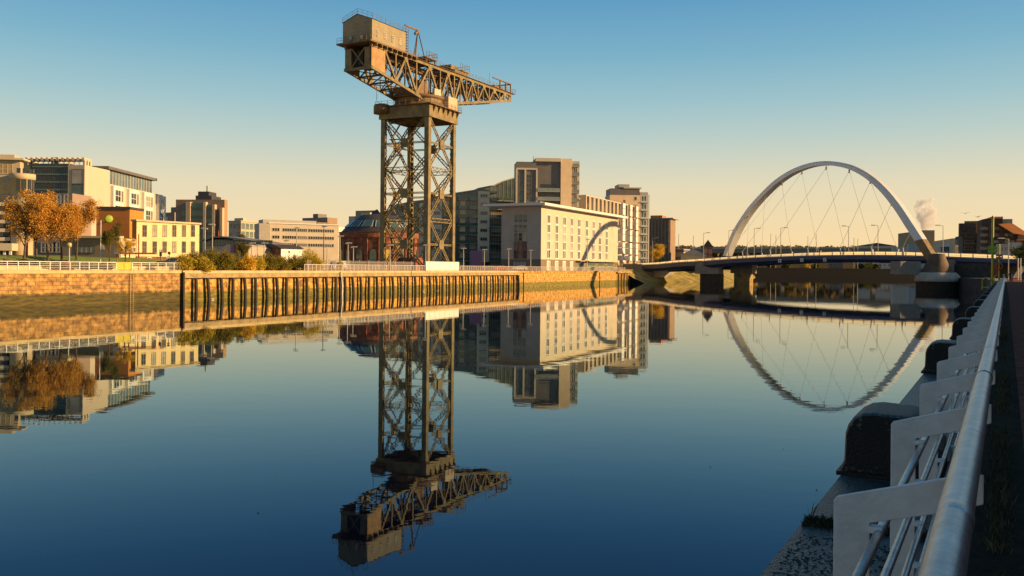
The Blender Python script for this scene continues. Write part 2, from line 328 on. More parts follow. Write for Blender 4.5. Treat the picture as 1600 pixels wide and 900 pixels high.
strip('path', -.17, -7.5, -30, 400, .02, mat('red_path_asphalt', (.32, .095, .055), 1, .35, 3, bump=.5, c2=(.16, .055, .035), spec=.05))
strip('verge_beyond', -7.5, -13.5, -30, 400, .012, GRASS)
# raised lawn and road on the far bank, left
LF = Fr(100, 118, 26, 4.3)
lw = MB(); ys = (0, 1, 4, 8, 16, 60, 140); zs = (.02, .3, 1.2, 1.9, 2.2, 2.3, 2.3); xs = [-60, -30, 0, 15, 25, 33, 41, 48, 56]
V = []
for i, x in enumerate(xs):
    for y, z in zip(ys, zs): V.append((x, y + 5, max(.02, z * (1 if x < 28 else max(0, 1 - (x - 28) / 28))) + .03 * sin(x + y)))
n = len(ys); lw.add(V, [(i * n + k, (i + 1) * n + k, (i + 1) * n + k + 1, i * n + k + 1) for i in range(len(xs) - 1) for k in range(n - 1)], sm=True)
o = lw.build('lawn', mat('lawn_grass', (.20, .27, .03), .95, .3, 1.2, c2=(.13, .17, .02)), None, (LF.o.x, LF.o.y, 4.3), LF.rz); tag(o, kind='structure')
# ================================================================== quay walls of the far bank
def wallthing(name, label): return thing(name, label, 'quay wall', (W0.o.x, W0.o.y, 0), W0.rz)
t = wallthing('quay_wall', 'mottled sandstone quay wall with pale coping and dark tide band, left of the timber piles')
MB().box(-240, XA - .02, 0, .9, -2, 4.0).build('masonry', STONE, t)
MB().box(-240, XA - .02, -.18, 1.1, 4.0, 4.42).build('coping', COPE, t)
lad = MB(); xl = W0.X(205)[0]
for dx in (-.25, .25): lad.beam((xl + dx, -.15, -.3), (xl + dx, -.15, 4.6), .07, .07)
for k in range(15): lad.beam((xl - .25, -.15, .1 + k * .3), (xl + .25, -.15, .1 + k * .3), .04, .04)
lad.build('ladder', TIMBL, t)
t = wallthing('timber_wharf', 'golden quay wall faced with a long row of dark timber piles below the crane')
MB().box(XA, XB, .3, 1.2, -2, 3.9).build('masonry', STONE2, t)
MB().box(XA, XB, -.42, 1.1, 3.98, 4.40).build('coping', COPE, t)
MB().box(XA, XB, -.36, .5, 3.3, 3.98).build('beam', TIMBL, t)
MB().box(XA - .02, XA + .26, -.55, .5, -2, 4.15).build('end_pile', TIMB, t)
PILES = [303, 321, 342, 361, 379, 396, 412, 429, 444.6, 461, 476, 491.5, 506.5, 521.5, 527.5, 536, 547.5, 560, 573.5, 585.6, 598, 610, 622.6, 634, 645.5, 656.5, 668, 678.5, 688.5, 698.5, 709, 719, 728.6, 738, 748, 757.5, 767, 775, 783.5, 791.5, 799.5, 807]
pm = []
for v in range(6):
    b = MB(); q = random.uniform(-.35, .45) if v else 0
    b.tube([(0, 0, -2), (q, -.12, 0), (q * .6, -.1, 1.5), (0, 0, 3.3)], [.31, .29, .27, .26], 7); o = b.build('timber_pile', TIMB); pm.append(o.data); bpy.data.objects.remove(o)
for i, px in enumerate(PILES): put('timber_pile', pm[(i * 7 + i // 5) % 6], t, (W0.X(px + 1.5, 425)[0], -.22, 0), 0)
wp = MB().tube([(0, -.45, -.5), (.1, -.42, 1.5), (-.25, -.4, 4.2)], .13, 7).build('white_pole', WPAINT, t, (W0.X(530)[0], -.25, 0)); wp['label'] = 'white painted pole among dark piles'
t = wallthing('quay_wall', 'plain golden quay wall between the last timber pile and the bridge')
MB().box(XB + .02, XE, 0, 1.2, -2, 3.95).build('masonry', STONE2, t)
MB().box(XB + .02, XE, -.15, 1.1, 3.95, 4.38).build('coping', STONE2, t)
jt = MB()
for px in (818, 937): jt.box(W0.X(px)[0] - .1, W0.X(px)[0] + .1, -.19, .1, -1, 4.0)
jt.build('wall_joint', TIMB, t)
ei = W0.w(XE - 3, .0)
cols = thing('timber_trestle', 'dark timber trestle legs at the end of the quay beside the bridge', 'trestle', (ei.x, ei.y, 0), W0.rz)
for k in range(4): MB().beam((-11 + k * 3.0, -.45, -.5), (-11 + k * 3.0 + .3, -.45, 3.6), .35, .35).build('leg', TIMB, cols)
MB().box(-12, 3, -.7, -.16, 3.6, 4.1).build('beam', TIMBL, cols)
# ------------------------------------------------------------------ railings of the far bank
RPM = {}
def rail_section(x0, x1, label, style, group, y=1.4):
    t = thing('quay_railing', label, 'railing', tuple(W0.w(x0, y)) + (4.36,), W0.rz, group)
    sp = 1.42 if style == 'l' else 1.15; n = max(2, round((x1 - x0) / sp)); sp = (x1 - x0) / n; L = x1 - x0
    key = style
    if key not in RPM:
        b = MB(); w = .11 if style == 'l' else .09
        b.box(-w / 2, w / 2, -.05, .05, 0, 1.08); o = b.build('post', M_RAIL[style]); RPM[key] = o.data; bpy.data.objects.remove(o)
    for i in range(n + 1): put('post', RPM[key], t, (i * sp, 0, 0))
    b = MB().box(0, L, -.06, .06, 1.08, 1.17); b.build('top_rail', M_RAIL[style], t)
    b = MB()
    for z in (.2, .42, .64, .86): b.box(0, L, -.02, .02, z - .02, z + .02)
    b.build('lower_rails', M_RAIL[style], t)
    if style == 'y': MB().box(.05, L - .05, .03, .05, .12, 1.05).build('panel', YELP, t)
    return t
M_RAIL = {'l': WPAINT, 'r': mat('pinkish_rail_paint', (.66, .58, .52), .5, .08, 2), 'y': YELP}
rail_section(-110, W0.X(193)[0], 'long white railing on the sandstone quay, left of the yellow gate panels', 'l', 'white quay railings')
rail_section(W0.X(194)[0], W0.X(217)[0], 'yellow painted railing panels at the top of the quay ladder', 'y', None)
rail_section(W0.X(218)[0], W0.X(307)[0], 'short white railing between the yellow panels and the bushes', 'l', 'white quay railings')
rs = [485, 545, 607, 673, 727, 785, 845, 905, 983]
lab = ['first section of pale railing right of the bushes, beneath the white van', 'pale railing section in front of the domed brick rotunda', 'pale railing section in front of the crane legs, left of the white hoarding', None,
       'pale railing section just right of the white hoarding', 'pale railing section below the shaded end wall of the hotel', 'pale railing section below the left half of the sunlit hotel front', 'last pale railing section, running from the hotel to the bridge']
for i in range(len(rs) - 1):
    if lab[i]: rail_section(W0.X(rs[i])[0] + .1, W0.X(rs[i + 1])[0] - .1, lab[i], 'r', 'pale railings on the far quay')
x0 = W0.X(674)[0]; x1 = W0.X(727)[0]
t = thing('hoarding', 'blank white site hoarding on the quay at the foot of the crane', 'hoarding', tuple(W0.w(x0, 1.6)) + (4.36,), W0.rz)
HM = mat('hoarding_white', (.82, .78, .70), .6, .04, .5)
n = 7
for i in range(n): MB().box((x1 - x0) * i / n + .03, (x1 - x0) * (i + 1) / n - .03, 0, .08, .1, 2.05).build('panel', HM, t)
MB().box(0, x1 - x0, .09, .2, .0, .3).box(0, x1 - x0, .09, .2, 1.4, 1.5).build('frame', FRM_L, t)
# palisade fence around the crane base
x0 = W0.X(512)[0]; x1 = W0.X(675)[0]
t = thing('palisade_fence', 'grey see-through security fence around the foot of the crane', 'fence', tuple(W0.w(x0, 4.5)) + (4.3,), W0.rz)
FM = mat('fence_grey', (.34, .30, .27), .6, .1, 2); L = x1 - x0
b = MB()
for i in range(int(L / .28)): b.box(i * .28, i * .28 + .09, 0, .03, .05, 2.0)
b.build('pales', FM, t); MB().box(0, L, .03, .08, .4, .46).box(0, L, .03, .08, 1.7, 1.76).build('rails', FM, t)
pmf = None
for i in range(int(L / 3.2) + 1):
    if pmf is None: o = MB().box(-.06, .06, .02, .14, 0, 2.15).build('post', FM, t); pmf = o.data
    else: put('post', pmf, t, (i * 3.2, 0, 0))
# ================================================================== the bridge
cp = [at(965, 352), at(1035, 326), at(1105, 308), at(1280, 283), at(1463, 256), at(1640, 236), at(1800, 222)]
def deckpt(px):
    best = None
    for a, b in zip(cp, cp[1:]):
        r = ray(px, hz(px)); d = b - a; det = r.x * (-d.y) + d.x; t = (a.x * (-d.y) + d.x * a.y) / det; k = (r.x * a.y - a.x) / det
        if -1e-3 <= k <= 1.001: return a + d * k
    return cp[-1]
DK = [(975, 411.6, 415.5, 425), (1000, 411.3, 414.9, 424), (1030, 409.5, 413.5, 423.5), (1060, 406.3, 410.6, 421), (1100, 404, 408.6, 419.5), (1137, 401, 405.8, 416), (1180, 398.5, 403.3, 413.4), (1220, 396.5, 401.8, 411.4), (1260, 394.6, 400.4, 409.8), (1300, 393.3, 399.8, 409.4), (1350, 392.8, 399.4, 409.8), (1400, 393, 399.8, 410.8), (1430, 393.8, 400.6, 411.5), (1463, 394.6, 401.5, 412.3), (1520, 396.2, 403.8, 413.6), (1590, 399.2, 406.3, 415.8), (1700, 404, 411, 422)]
dp = []
for px, yr, yt, yb in DK:
    p = deckpt(px); dp.append((Vector((p.x, p.y)), zat(px, yr, p.y), zat(px, yt, p.y), zat(px, yb, p.y)))
DW = 21.0
bo = dp[8][0]
br = thing('arch_bridge', 'road bridge with a tall white arch, white cables and dark blue deck girder', 'bridge', (bo.x, bo.y, 0))
B0 = Vector((bo.x, bo.y, 0))
def loc(v): return Vector(v) - B0
nrm = []
for i in range(len(dp)):
    d = (dp[min(i + 1, len(dp) - 1)][0] - dp[max(0, i - 1)][0]).normalized(); nrm.append(Vector((-d.y, d.x)) if d.x * 1 >= 0 else Vector((-d.y, d.x)))
def sweep(prof, m, name):      # prof(i) -> list of (offset away from the camera side, z)
    V = []; Fc = []
    for i, (p, zr, zt, zb) in enumerate(dp):
        pr = prof(i, zr, zt, zb); k = len(pr)
        for o_, z in pr: q = p + nrm[i] * o_; V.append(loc((q.x, q.y, z)))
    for i in range(len(dp) - 1): Fc += [(i * k + j, i * k + (j + 1) % k, (i + 1) * k + (j + 1) % k, (i + 1) * k + j) for j in range(k)]
    Fc += [tuple(range(k)), tuple(range(len(V) - 1, len(V) - k - 1, -1))]
    return MB().add(V, Fc).build(name, m, br)
sweep(lambda i, zr, zt, zb: [(0, zt), (0, zt - (zt - zb) * .55), (.8, zb + .05), (1.9, zb + .05), (1.9, zt)], BLUE, 'edge_girder')
sweep(lambda i, zr, zt, zb: [(DW, zt), (DW, zt - (zt - zb) * .55), (DW - .8, zb + .05), (DW - 1.9, zb + .05), (DW - 1.9, zt)], BLUE, 'edge_girder')
sweep(lambda i, zr, zt, zb: [(1.91, zt - .05), (1.91, zt - .9), (DW - 1.91, zt - .9), (DW - 1.91, zt - .05)], mat('deck_concrete', (.16, .15, .14), .8, .1, .5), 'deck_slab')
sweep(lambda i, zr, zt, zb: [(-.12, zt + .01), (-.12, zt + .32), (.5, zt + .32), (.5, zt + .01)], GREYL, 'kerb')
FROST = bpy.data.materials.new('frosted_panel'); FROST.use_nodes = True; _n = FROST.node_tree.nodes; _t = _n.new('ShaderNodeBsdfTranslucent'); _t.inputs[0].default_value = (.80, .72, .50, 1); _m = _n.new('ShaderNodeMixShader'); _m.inputs[0].default_value = .75
_n['Principled BSDF'].inputs['Base Color'].default_value = (.6, .55, .42, 1); FROST.node_tree.links.new(_n['Principled BSDF'].outputs[0], _m.inputs[1]); FROST.node_tree.links.new(_t.outputs[0], _m.inputs[2]); FROST.node_tree.links.new(_m.outputs[0], _n['Material Output'].inputs[0])
LITRAIL = mat('bridge_parapet', (.70, .60, .46), .5, .1, .5)
def fence_bridge(off, nm):
    pos = []
    for i in range(len(dp) - 1):
        a, b = dp[i], dp[i + 1]; L = (b[0] - a[0]).length; n = max(1, round(L / 3.6))
        for k in range(n): f = k / n; q = a[0].lerp(b[0], f) + nrm[i].lerp(nrm[i + 1], f) * off; pos.append((q, a[1] + (b[1] - a[1]) * f, a[2] + (b[2] - a[2]) * f + .02))
    t_ = MB(); s_ = MB()
    for (q, zr, zt), (q2, zr2, zt2) in zip(pos, pos[1:]):
        t_.beam(loc((q.x, q.y, zr)), loc((q2.x, q2.y, zr2)), .12, .12)
        for f in (.5,): s_.beam(loc((q.x, q.y, zt + (zr - zt) * f)), loc((q2.x, q2.y, zt2 + (zr2 - zt2) * f)), .05, .07)
    g_ = MB()
    for (q, zr, zt), (q2, zr2, zt2) in zip(pos, pos[1:]): g_.add([loc((q.x, q.y, zt + .12)), loc((q2.x, q2.y, zt2 + .12)), loc((q2.x, q2.y, zr2 - .12)), loc((q.x, q.y, zr - .12))], [(0, 1, 2, 3)])
    g_.build('parapet_panel', FROST, br)
    t_.build('handrail', LITRAIL, br); s_.build('parapet_wires', LITRAIL, br)
    for q, zr, zt in pos[:48]: MB().beam(loc((q.x, q.y, zt)), loc((q.x, q.y, zr)), .2, .2).build('parapet_post', WPAINT, br)
fence_bridge(.2, 'near'); fence_bridge(DW - .3, 'far')
# arch
AL = Vector((84, 338)); AR = Vector((120.8, 250)); AD = (AR - AL).normalized(); AN = Vector((AD.y, -AD.x))   # AN towards the camera side/right
def onarch(px, py):
    r = ray(px, py); det = r.x * (-AD.y) + AD.x; t_ = (AL.x * (-AD.y) + AD.x * AL.y) / det
    return Vector((r.x * t_, t_, HC + r.z * t_))
AOUT = [(1131, 400), (1137, 384), (1146, 362), (1158, 342), (1172, 322), (1190, 302), (1212, 281), (1236, 265.5), (1261, 255.5), (1287, 251), (1313, 252.5), (1339, 259), (1364, 272.5), (1388, 293), (1410, 319), (1429, 347), (1443, 368), (1456, 389), (1470, 413)]
AINN = [(1141, 400), (1147, 386), (1156, 365), (1167, 346), (1180, 328), (1197, 309), (1218, 289.5), (1240, 274.5), (1264, 264.5), (1287, 260.5), (1311, 262), (1334, 268.5), (1357, 282), (1379, 302), (1399, 327), (1416, 353), (1429, 373), (1441, 392), (1456, 415)]
def dens(P):
    Q = []
    for i in range(len(P) - 1):
        p0, p1, p2, p3 = P[max(0, i - 1)], P[i], P[i + 1], P[min(len(P) - 1, i + 2)]
        for k in range(4):
            t_ = k / 4; Q.append(tuple(.5 * (2 * b_ + (c_ - a_) * t_ + (2 * a_ - 5 * b_ + 4 * c_ - d_) * t_ * t_ + (3 * b_ - a_ - 3 * c_ + d_) * t_ ** 3) for a_, b_, c_, d_ in zip(p0, p1, p2, p3)))
    return Q + [P[-1]]
AOUT = dens(AOUT); AINN = dens(AINN)
def archmb(i0, i1, k=1.0):
    b = MB(); V = []
    for po, pi_ in list(zip(AOUT, AINN))[i0:i1]:
        o_ = onarch(*po); n_ = onarch(*pi_); f = abs((po[0] - 1287) / 180); hw = (1.0 + .55 * f) * k; mid = n_.lerp(o_, .5)
        pts_ = [o_.lerp(n_, .1) + Vector((AN.x, AN.y, 0)) * hw * .6, o_.lerp(n_, .32) + Vector((AN.x, AN.y, 0)) * hw, n_.lerp(o_, .2) + Vector((AN.x, AN.y, 0)) * hw, n_.lerp(o_, .2) - Vector((AN.x, AN.y, 0)) * hw, o_.lerp(n_, .32) - Vector((AN.x, AN.y, 0)) * hw, o_.lerp(n_, .1) - Vector((AN.x, AN.y, 0)) * hw * .6]
        V += [loc(q) for q in pts_]
    n = len(V) // 6
    b.add(V, [(i * 6 + j, (i + 1) * 6 + j, (i + 1) * 6 + (j + 1) % 6, i * 6 + (j + 1) % 6) for i in range(n - 1) for j in range(6)])
    b.add(V[:6], [tuple(range(6))]); b.add(V[-6:], [tuple(range(5, -1, -1))]); return b
archmb(0, 66).build('arch', ARCHW, br)
bb = archmb(65, 73, 1.02).build('arch_foot', mat('brown_arch_foot', (.30, .18, .06), .7, .3, .8), br); bb['label'] = 'brown foot of the arch at the right-hand pier'  # lowest stretch of the arch is brown instead of white
# cables
def deckat(px, off, dz=.6):
    p = deckpt(px); i = min(range(len(dp)), key=lambda j: abs(DK[j][0] - px)); q = Vector((p.x, p.y)) + nrm[i] * off
    a = max(j for j in range(len(DK)) if DK[j][0] <= px); f = (px - DK[a][0]) / (DK[a + 1][0] - DK[a][0]); z = dp[a][2] + (dp[a + 1][2] - dp[a][2]) * f
    return Vector((q.x, q.y, z + dz))
def farpx(px_target):          # near-edge column whose far-edge point appears in the wanted column
    lo, hi = 1000, 1600
    for _ in range(30):
        mdd = (lo + hi) / 2; q = deckat(mdd, DW - .2)
        if 800 + F * q.x / q.y < px_target: lo = mdd
        else: hi = mdd
    return (lo + hi) / 2
NODES = {1170: 337, 1195: 309, 1222: 287, 1253: 269.5, 1291: 262, 1327: 267, 1360: 283.5, 1393: 318, 1423: 362}
near = [(1222, 1139), (1253, 1160), (1291, 1203), (1327, 1262), (1360, 1313), (1393, 1362), (1423, 1411)]
far = [(1170, 1165), (1195, 1188), (1222, 1235), (1253, 1277), (1291, 1319), (1327, 1361), (1360, 1401)]
CABM = mat('cable_white', (.70, .66, .58), .5, .05, 1)
for a, d in near:
    q = deckat(d, -.6, 2.2); MB().tube([loc(onarch(a, NODES[a])), loc(q)], .06, 6).build('hanger', CABM, br)
    MB().beam(loc(deckat(d, .4, -.6)), loc(deckat(d + 1, -.7, 2.4)), .28, .28).build('outrigger', WPAINT, br)
for a, d in far:
    e = farpx(d); q = deckat(e, DW + .6, 2.2); MB().tube([loc(onarch(a, NODES[a])), loc(q)], .06, 6).build('hanger', CABM, br)
    MB().beam(loc(deckat(e, DW - .4, -.6)), loc(deckat(e + 1, DW + .7, 2.4)), .28, .28).build('outrigger', WPAINT, br)
for a, y in NODES.items(): p = onarch(a, y - 2); MB().beam(loc(p), loc(p + Vector((0, 0, -1.1))), .4, .4).build('cable_lug', GREYL, br)
# piers
def pier(px, Y, w, dpt, ztop, label, extra):
    p = at(px, Y); q = loc((p.x, p.y, 0))
    prof = [(w * .58, 2.35), (w * .60, 2.45), (w * .60, ztop * .8), (w * .5, ztop)]
    b = MB().lathe((0, 0, 0), prof, 20); b.lathe((0, 0, 0), [(w * .56, -2), (w * .56, 2.2), (w * .58, 2.35)], 20, 1); b.add([(cos(2 * pi * k / 20) * w * .5, sin(2 * pi * k / 20) * w * .5, ztop) for k in range(20)], [tuple(range(20))])
    for i, v in enumerate(b.v): b.v[i] = (v[0], v[1] * dpt, v[2])
    o = b.build('pier', [PIERM, TIMB], br, q, extra); o['label'] = label; return q
PIERM = mat('pier_concrete', (.5, .45, .38), .85, .25, .5, bump=.3)
rzp = atan2(nrm[12].y, nrm[12].x) + pi / 2
q = pier(1464, 250, 9.8, 1.0, 4.9, 'round concrete pier under the right foot of the arch', rzp)
b = MB().lathe((0, 0, 0), [(4.6, 4.9), (3.4, 6.4), (2.4, 8.6), (2.0, 10.2)], 14); b.build('pier_cap', mat('rusty_concrete', (.15, .09, .045), .8, .3, .6), br, q)
MB().box(-10.5, -4.3, 1, 6, 4.3, 8.0).build('bearing_block', CONC, br, q, .15)
MB().box(4, 10, 1.5, 8, 4.3, 8.6).build('bearing_block', CONC, br, q, .15)
p = at(1104, 309); q = loc((p.x, p.y, 0))
b = MB().xz([(-4.2, 3.6), (4.3, 3.6), (4.3, 6.8), (2.6, 8.2), (-2.8, 8.2), (-4.2, 6)], 0, 6); b.build('bearing_block', CONC, br, q, rzp * 0 + -.5)
MB().box(-2.5, 4.6, .6, 5.4, -2, 3.6).build('pier', TIMB, br, q, -.5)
MB().box(6.5, 14, 7, 14, 3.9, 6.9).build('bearing_block', CONC, br, q, -.5)
MB().box(7.5, 13, 8, 13, -2, 3.9).build('pier', mat('pier_ochre', (.36, .25, .09), .85, .4, .6), br, q, -.5)
p = at(1082, 318)
# abutments
p = at(990, 342); MB().box(-3, 9, -3, 26, -1, 7.0).build('abutment', CONC, br, loc((p.x, p.y, 0)), -.45)
p = at(1490, 252); MB().box(0, 9, .5, 24, -1, 7.6).build('abutment', CONCD, br, loc((p.x, p.y, 0)), rzp * 0 + -.9)
# navigation boards hung on the girder
for px, m1, m2 in ((1218.5, WPAINT, REDP), (1253, WPAINT, ORP), (1289, WPAINT, mat('green_paint', (.03, .22, .07), .5, .1, 2))):
    q = deckat(px, -.12, 0); q.z -= 1.15; b = MB().box(-.55, .55, -.06, 0, -.55, .55)
    o = b.build('navigation_board', m1, br, loc(q), atan2(nrm[8].y, nrm[8].x) - pi / 2)
    (MB().lathe((0, 0, 0), [(0.001, 0), (.3, 0)], 12) if m2 is REDP else MB().add([(-.35, -.25, 0), (.35, -.25, 0), (0, .35, 0)], [(0, 1, 2)])).build('symbol', m2, o, (0, -.075, 0)).rotation_euler = (pi / 2, 0, 0)
# ================================================================== the crane
TW = 12.8; NC = at(668, 200); T = Fr(668, 200, 25, 4.3)
cr = thing('hammerhead_crane', 'giant golden-brown cantilever crane on a lattice tower, gabled machine house on its jib', 'crane', (T.o.x, T.o.y, 4.3), T.rz)
LEGW = 1.15; HT = 34.9
for (x, y) in ((0, 0), (TW, 0), (0, TW), (TW, TW)):
    b = MB(); sx = 1 if x == 0 else -1; sy = 1 if y == 0 else -1; x2 = x + sx * LEGW; y2 = y + sy * LEGW; tk = .22
    def bx(a, b_, c, d, z0, z1, B=None): (B or b0).box(min(a, b_), max(a, b_), min(c, d), max(c, d), z0, z1)
    b0 = b
    bx(x, x + sx * tk, y + sy * tk, y2, 0, HT); bx(x, x2, y, y + sy * tk, 0, HT)
    bx(x2 - sx * tk, x2, y + sy * tk, y2 - sy * tk * 1.2, 0, HT)
    for k in range(28): bx(x + sx * tk, x2 - sx * tk, y2 - sy * .18, y2 - sy * .02, k * HT / 28 + .1, k * HT / 28 + .5)
    bx(x - sx * .5, x2 + sx * .5, y - sy * .5, y2 + sy * .5, -.3, .5)
    b.build('tower_leg', STEEL, cr)
lv = [0.2, 11.9, 23.6, HT]
fm = None
for (ox, oy, rz) in ((0, 0, 0), (TW, 0, pi / 2), (TW, TW, pi), (0, TW, -pi / 2)):
    if fm is None:
        fm = []
        for k in range(3):
            z0, z1 = lv[k], lv[k + 1]; zc = (z0 + z1) / 2; c = TW / 2; b = MB(); e = LEGW * .7
            for (xx, zz) in ((e, z0), (TW - e, z0), (e, z1), (TW - e, z1)): b.lattice((xx, .35, zz), (c, .35, zc), .66, .2, 0, (1, 0, 0))
            b.lattice((e, .35, zc), (TW - e, .35, zc), .3, .14); b.lattice((e, .35, z1 - .25), (TW - e, .35, z1 - .25), .8, .16) if k < 2 else None
            g = MB().xz([(c - .9, zc - 1.05), (c + .9, zc - 1.05), (c + 1.1, zc), (c + .9, zc + 1.05), (c - .9, zc + 1.05), (c - 1.1, zc)], .02, .12)
            g.xz([(c - .8, zc - .95), (c + .8, zc - .95), (c + .8, zc + .95), (c - .8, zc + .95)], .55, .65)
            o = b.build('cross_brace', STEEL, cr); g2 = g.build('gusset_plate', STEEL, o); fm.append((o.data, g2.data))
    else:
        for a, g2 in fm: o = put('cross_brace', a, cr, (ox, oy, 0), rz); put('gusset_plate', g2, o)
# stair tower inside the left leg
b = MB()
for k in range(9):
    z0 = k * 3.8; b.beam((1.6, TW - 4.5, z0), (1.6, TW - 1.8, z0 + 3.8), .5, .12) if k % 2 else b.beam((1.6, TW - 1.8, z0), (1.6, TW - 4.5, z0 + 3.8), .5, .12)
    b.box(1.3, 2.3, TW - 5, TW - 1.4, z0 + 3.75, z0 + 3.85)
b.build('access_stair', STEELD, cr)
b = MB(); e = .35
b.box(-e, TW + e, -e, TW + e, HT + 2.5, HT + 2.75)
for (a, b_, c, d) in ((-e, TW + e, -e, -e + .4), (-e, TW + e, TW + e - .4, TW + e), (-e, -e + .4, -e + .4, TW + e - .4), (TW + e - .4, TW + e, -e + .4, TW + e - .4)): b.box(a, b_, c, d, HT, HT + 2.5)
for k in range(5): b.box(1 + k * 2.6, 1.4 + k * 2.6, -e + .4, TW + e - .4, HT + .3, HT + 2.45)
cap = b.build('cap_girder', STEEL, cr)
for k in range(6):
    x = 1.4 + k * 2.2; b = MB().yz([(-e - .02, HT + 2.6), (-e - .75, HT + 2.6), (-e - .02, HT + 1.2)], x - .08, x + .08); b.build('bracket', STEEL, cap)
MB().box(-1.1, TW + 1.0, -1.1, TW + 1.0, HT + 2.76, HT + 2.95).build('walkway', STEELD, cr)
def railing(mb, pts, h=1.1, st=1.6, t_=.06):
    for a, b_ in zip(pts, pts[1:]):
        a = Vector(a); b_ = Vector(b_); n = max(1, round((b_ - a).length / st))
        for i in range(n + 1): q = a.lerp(b_, i / n); mb.beam(q, q + Vector((0, 0, h)), t_, t_)
        for f in (.5, 1): mb.beam(a + Vector((0, 0, h * f)), b_ + Vector((0, 0, h * f)), t_, t_)
b = MB(); z = HT + 2.95; railing(b, [(-1.0, -1.0, z), (TW + .9, -1.0, z), (TW + .9, TW + .9, z), (-1.0, TW + .9, z), (-1.0, -1.0, z)]); b.build('handrail', STEELD, cr)
b = MB().lathe((-.6, TW - .6, HT + .6), [(.01, .6), (1.9, .6), (1.9, 2.2), (1.7, 2.7), (.01, 2.8)], 16).beam((-2.4, TW - .4, HT + 4), (-2.4, TW - .4, HT + 7), .08); b.build('round_platform', STEELD, cr)
b = MB().lathe((TW / 2, TW / 2, HT + 2.95), [(6.3, 0), (6.3, .5), (5.9, .6), (5.9, 1.0), (4.9, 1.1), (4.9, 2.0), (6.1, 2.1), (6.1, 2.7), (.1, 2.75)], 32); b.build('slewing_ring', STEELD, cr)
b = MB()
b.lathe((TW / 2, TW / 2, HT + 4.05), [(5.6, 0), (5.6, .85), (5.0, .85)], 24, sm=False)
b.build('roller_path', STEEL, cr)
MB().box(8.3, 12.6, -.4, 3.2, HT + 3.0, HT + 6.0).build('drive_house', CREAMD, cr)
# under-tower block house
MB().box(3, 9.5, 5, 10, -.1, 3.0).build('base_house', BRICK, cr)
# ------- jib: frame jx (along), jy (towards the left/back side), z absolute
JA = R(28.7); JB = 7.4; tcx = T.w(TW / 2, TW / 2); jo = tcx + Vector((cos(JA), -sin(JA))) * (JB / 2)
J = Fr(668, 200, 28.7, 0); J.o = jo
jib = put('jib', None, cr); jib.empty_display_size = .3
# place the jib part in the crane's frame
dlt = Matrix.Rotation(-T.rz, 3, 'Z') @ Vector((jo.x - T.o.x, jo.y - T.o.y, 0)); jib.location = (dlt.x, dlt.y, -4.3); jib.rotation_euler = (0, 0, J.rz - T.rz)
def jx(px, py=100): return J.X(px, py)[0]
ZT = 52.2
XR = jx(581); XP = jx(602.5); XF = jx(800)
def zb(x):
    pts_ = [(XR, 47.3), (-4.6, 44.0), (6.8, 44.4), (XF, 50.4)]
    for (a, za), (b_, zb_) in zip(pts_, pts_[1:]):
        if x <= b_: return za + (zb_ - za) * (x - a) / (b_ - a)
    return pts_[-1][1]
NB = [jx(p) for p in (619.5, 652, 689, 711, 730, 748, 765.6, 782, 797)]; NTp = [jx(p) for p in (602.5, 635, 672, 701, 720.7, 739, 756.7, 773, 789)]
for sd_ in (0, 1):
    y0 = 0 if sd_ == 0 else JB - .5; y1 = y0 + .5; ym = (y0 + y1) / 2; b = MB()
    b.box(XR, XF, y0, y1, ZT - .55, ZT)                                       # top chord
    b.box(XR, XF + .3, y0 - .1, y1 + .1, ZT, ZT + .12)
    for a, c in ((XR, -4.6), (6.8, XF)): b.beam((a, ym, zb(a)), (c, ym, zb(c)), .5, .62)
    b.beam((-4.6, ym, 44), (6.8, ym, 44.4), .5, .9)
    b.beam((XF - .2, ym, zb(XF)), (XF - .2, ym, ZT - .5), .4, .4)
    ch = b.build('truss_chord', STEEL, jib)
    b = MB()
    seq = sorted([(x, 't') for x in NTp] + [(x, 'b') for x in NB])
    for (xa, ka), (xb, kb) in zip(seq, seq[1:]):
        pa = (xa, ym, ZT - .5 if ka == 't' else zb(xa) + .3); pb = (xb, ym, ZT - .5 if kb == 't' else zb(xb) + .3)
        w = .52 if xa < 12 else .42
        b.beam(pa, pb, .4, w)
    for x in NB: b.beam((x, ym, zb(x)), (x, ym, ZT - .5), .3, .34)
    for x in NTp[1:]: b.beam((x, ym + .02, zb(x) + .2), (x, ym + .02, ZT - .5), .2, .16)
    b.build('truss_web', STEEL, jib)
    for x in NTp[1:]: MB().xz([(x - .75, ZT - .5), (x + .75, ZT - .5), (x + .35, ZT - 1.5), (x - .35, ZT - 1.5)], y0 - .06, y0 - .01).build('gusset_plate', STEEL, jib)
    for x in NB: zz = zb(x); MB().xz([(x - .7, zz + .1), (x + .7, zz + .1), (x + .3, zz + 1.2), (x - .3, zz + 1.2)], y0 - .06, y0 - .01).build('gusset_plate', STEEL, jib)
    MB().xz([(XR, 47.4), (XP, zb(XP)), (XP, ZT - .6), (XR, ZT - .6)], y0 + .1, y0 + .3).build('counterweight_sheet', RUST if sd_ == 0 else SHEET, jib)
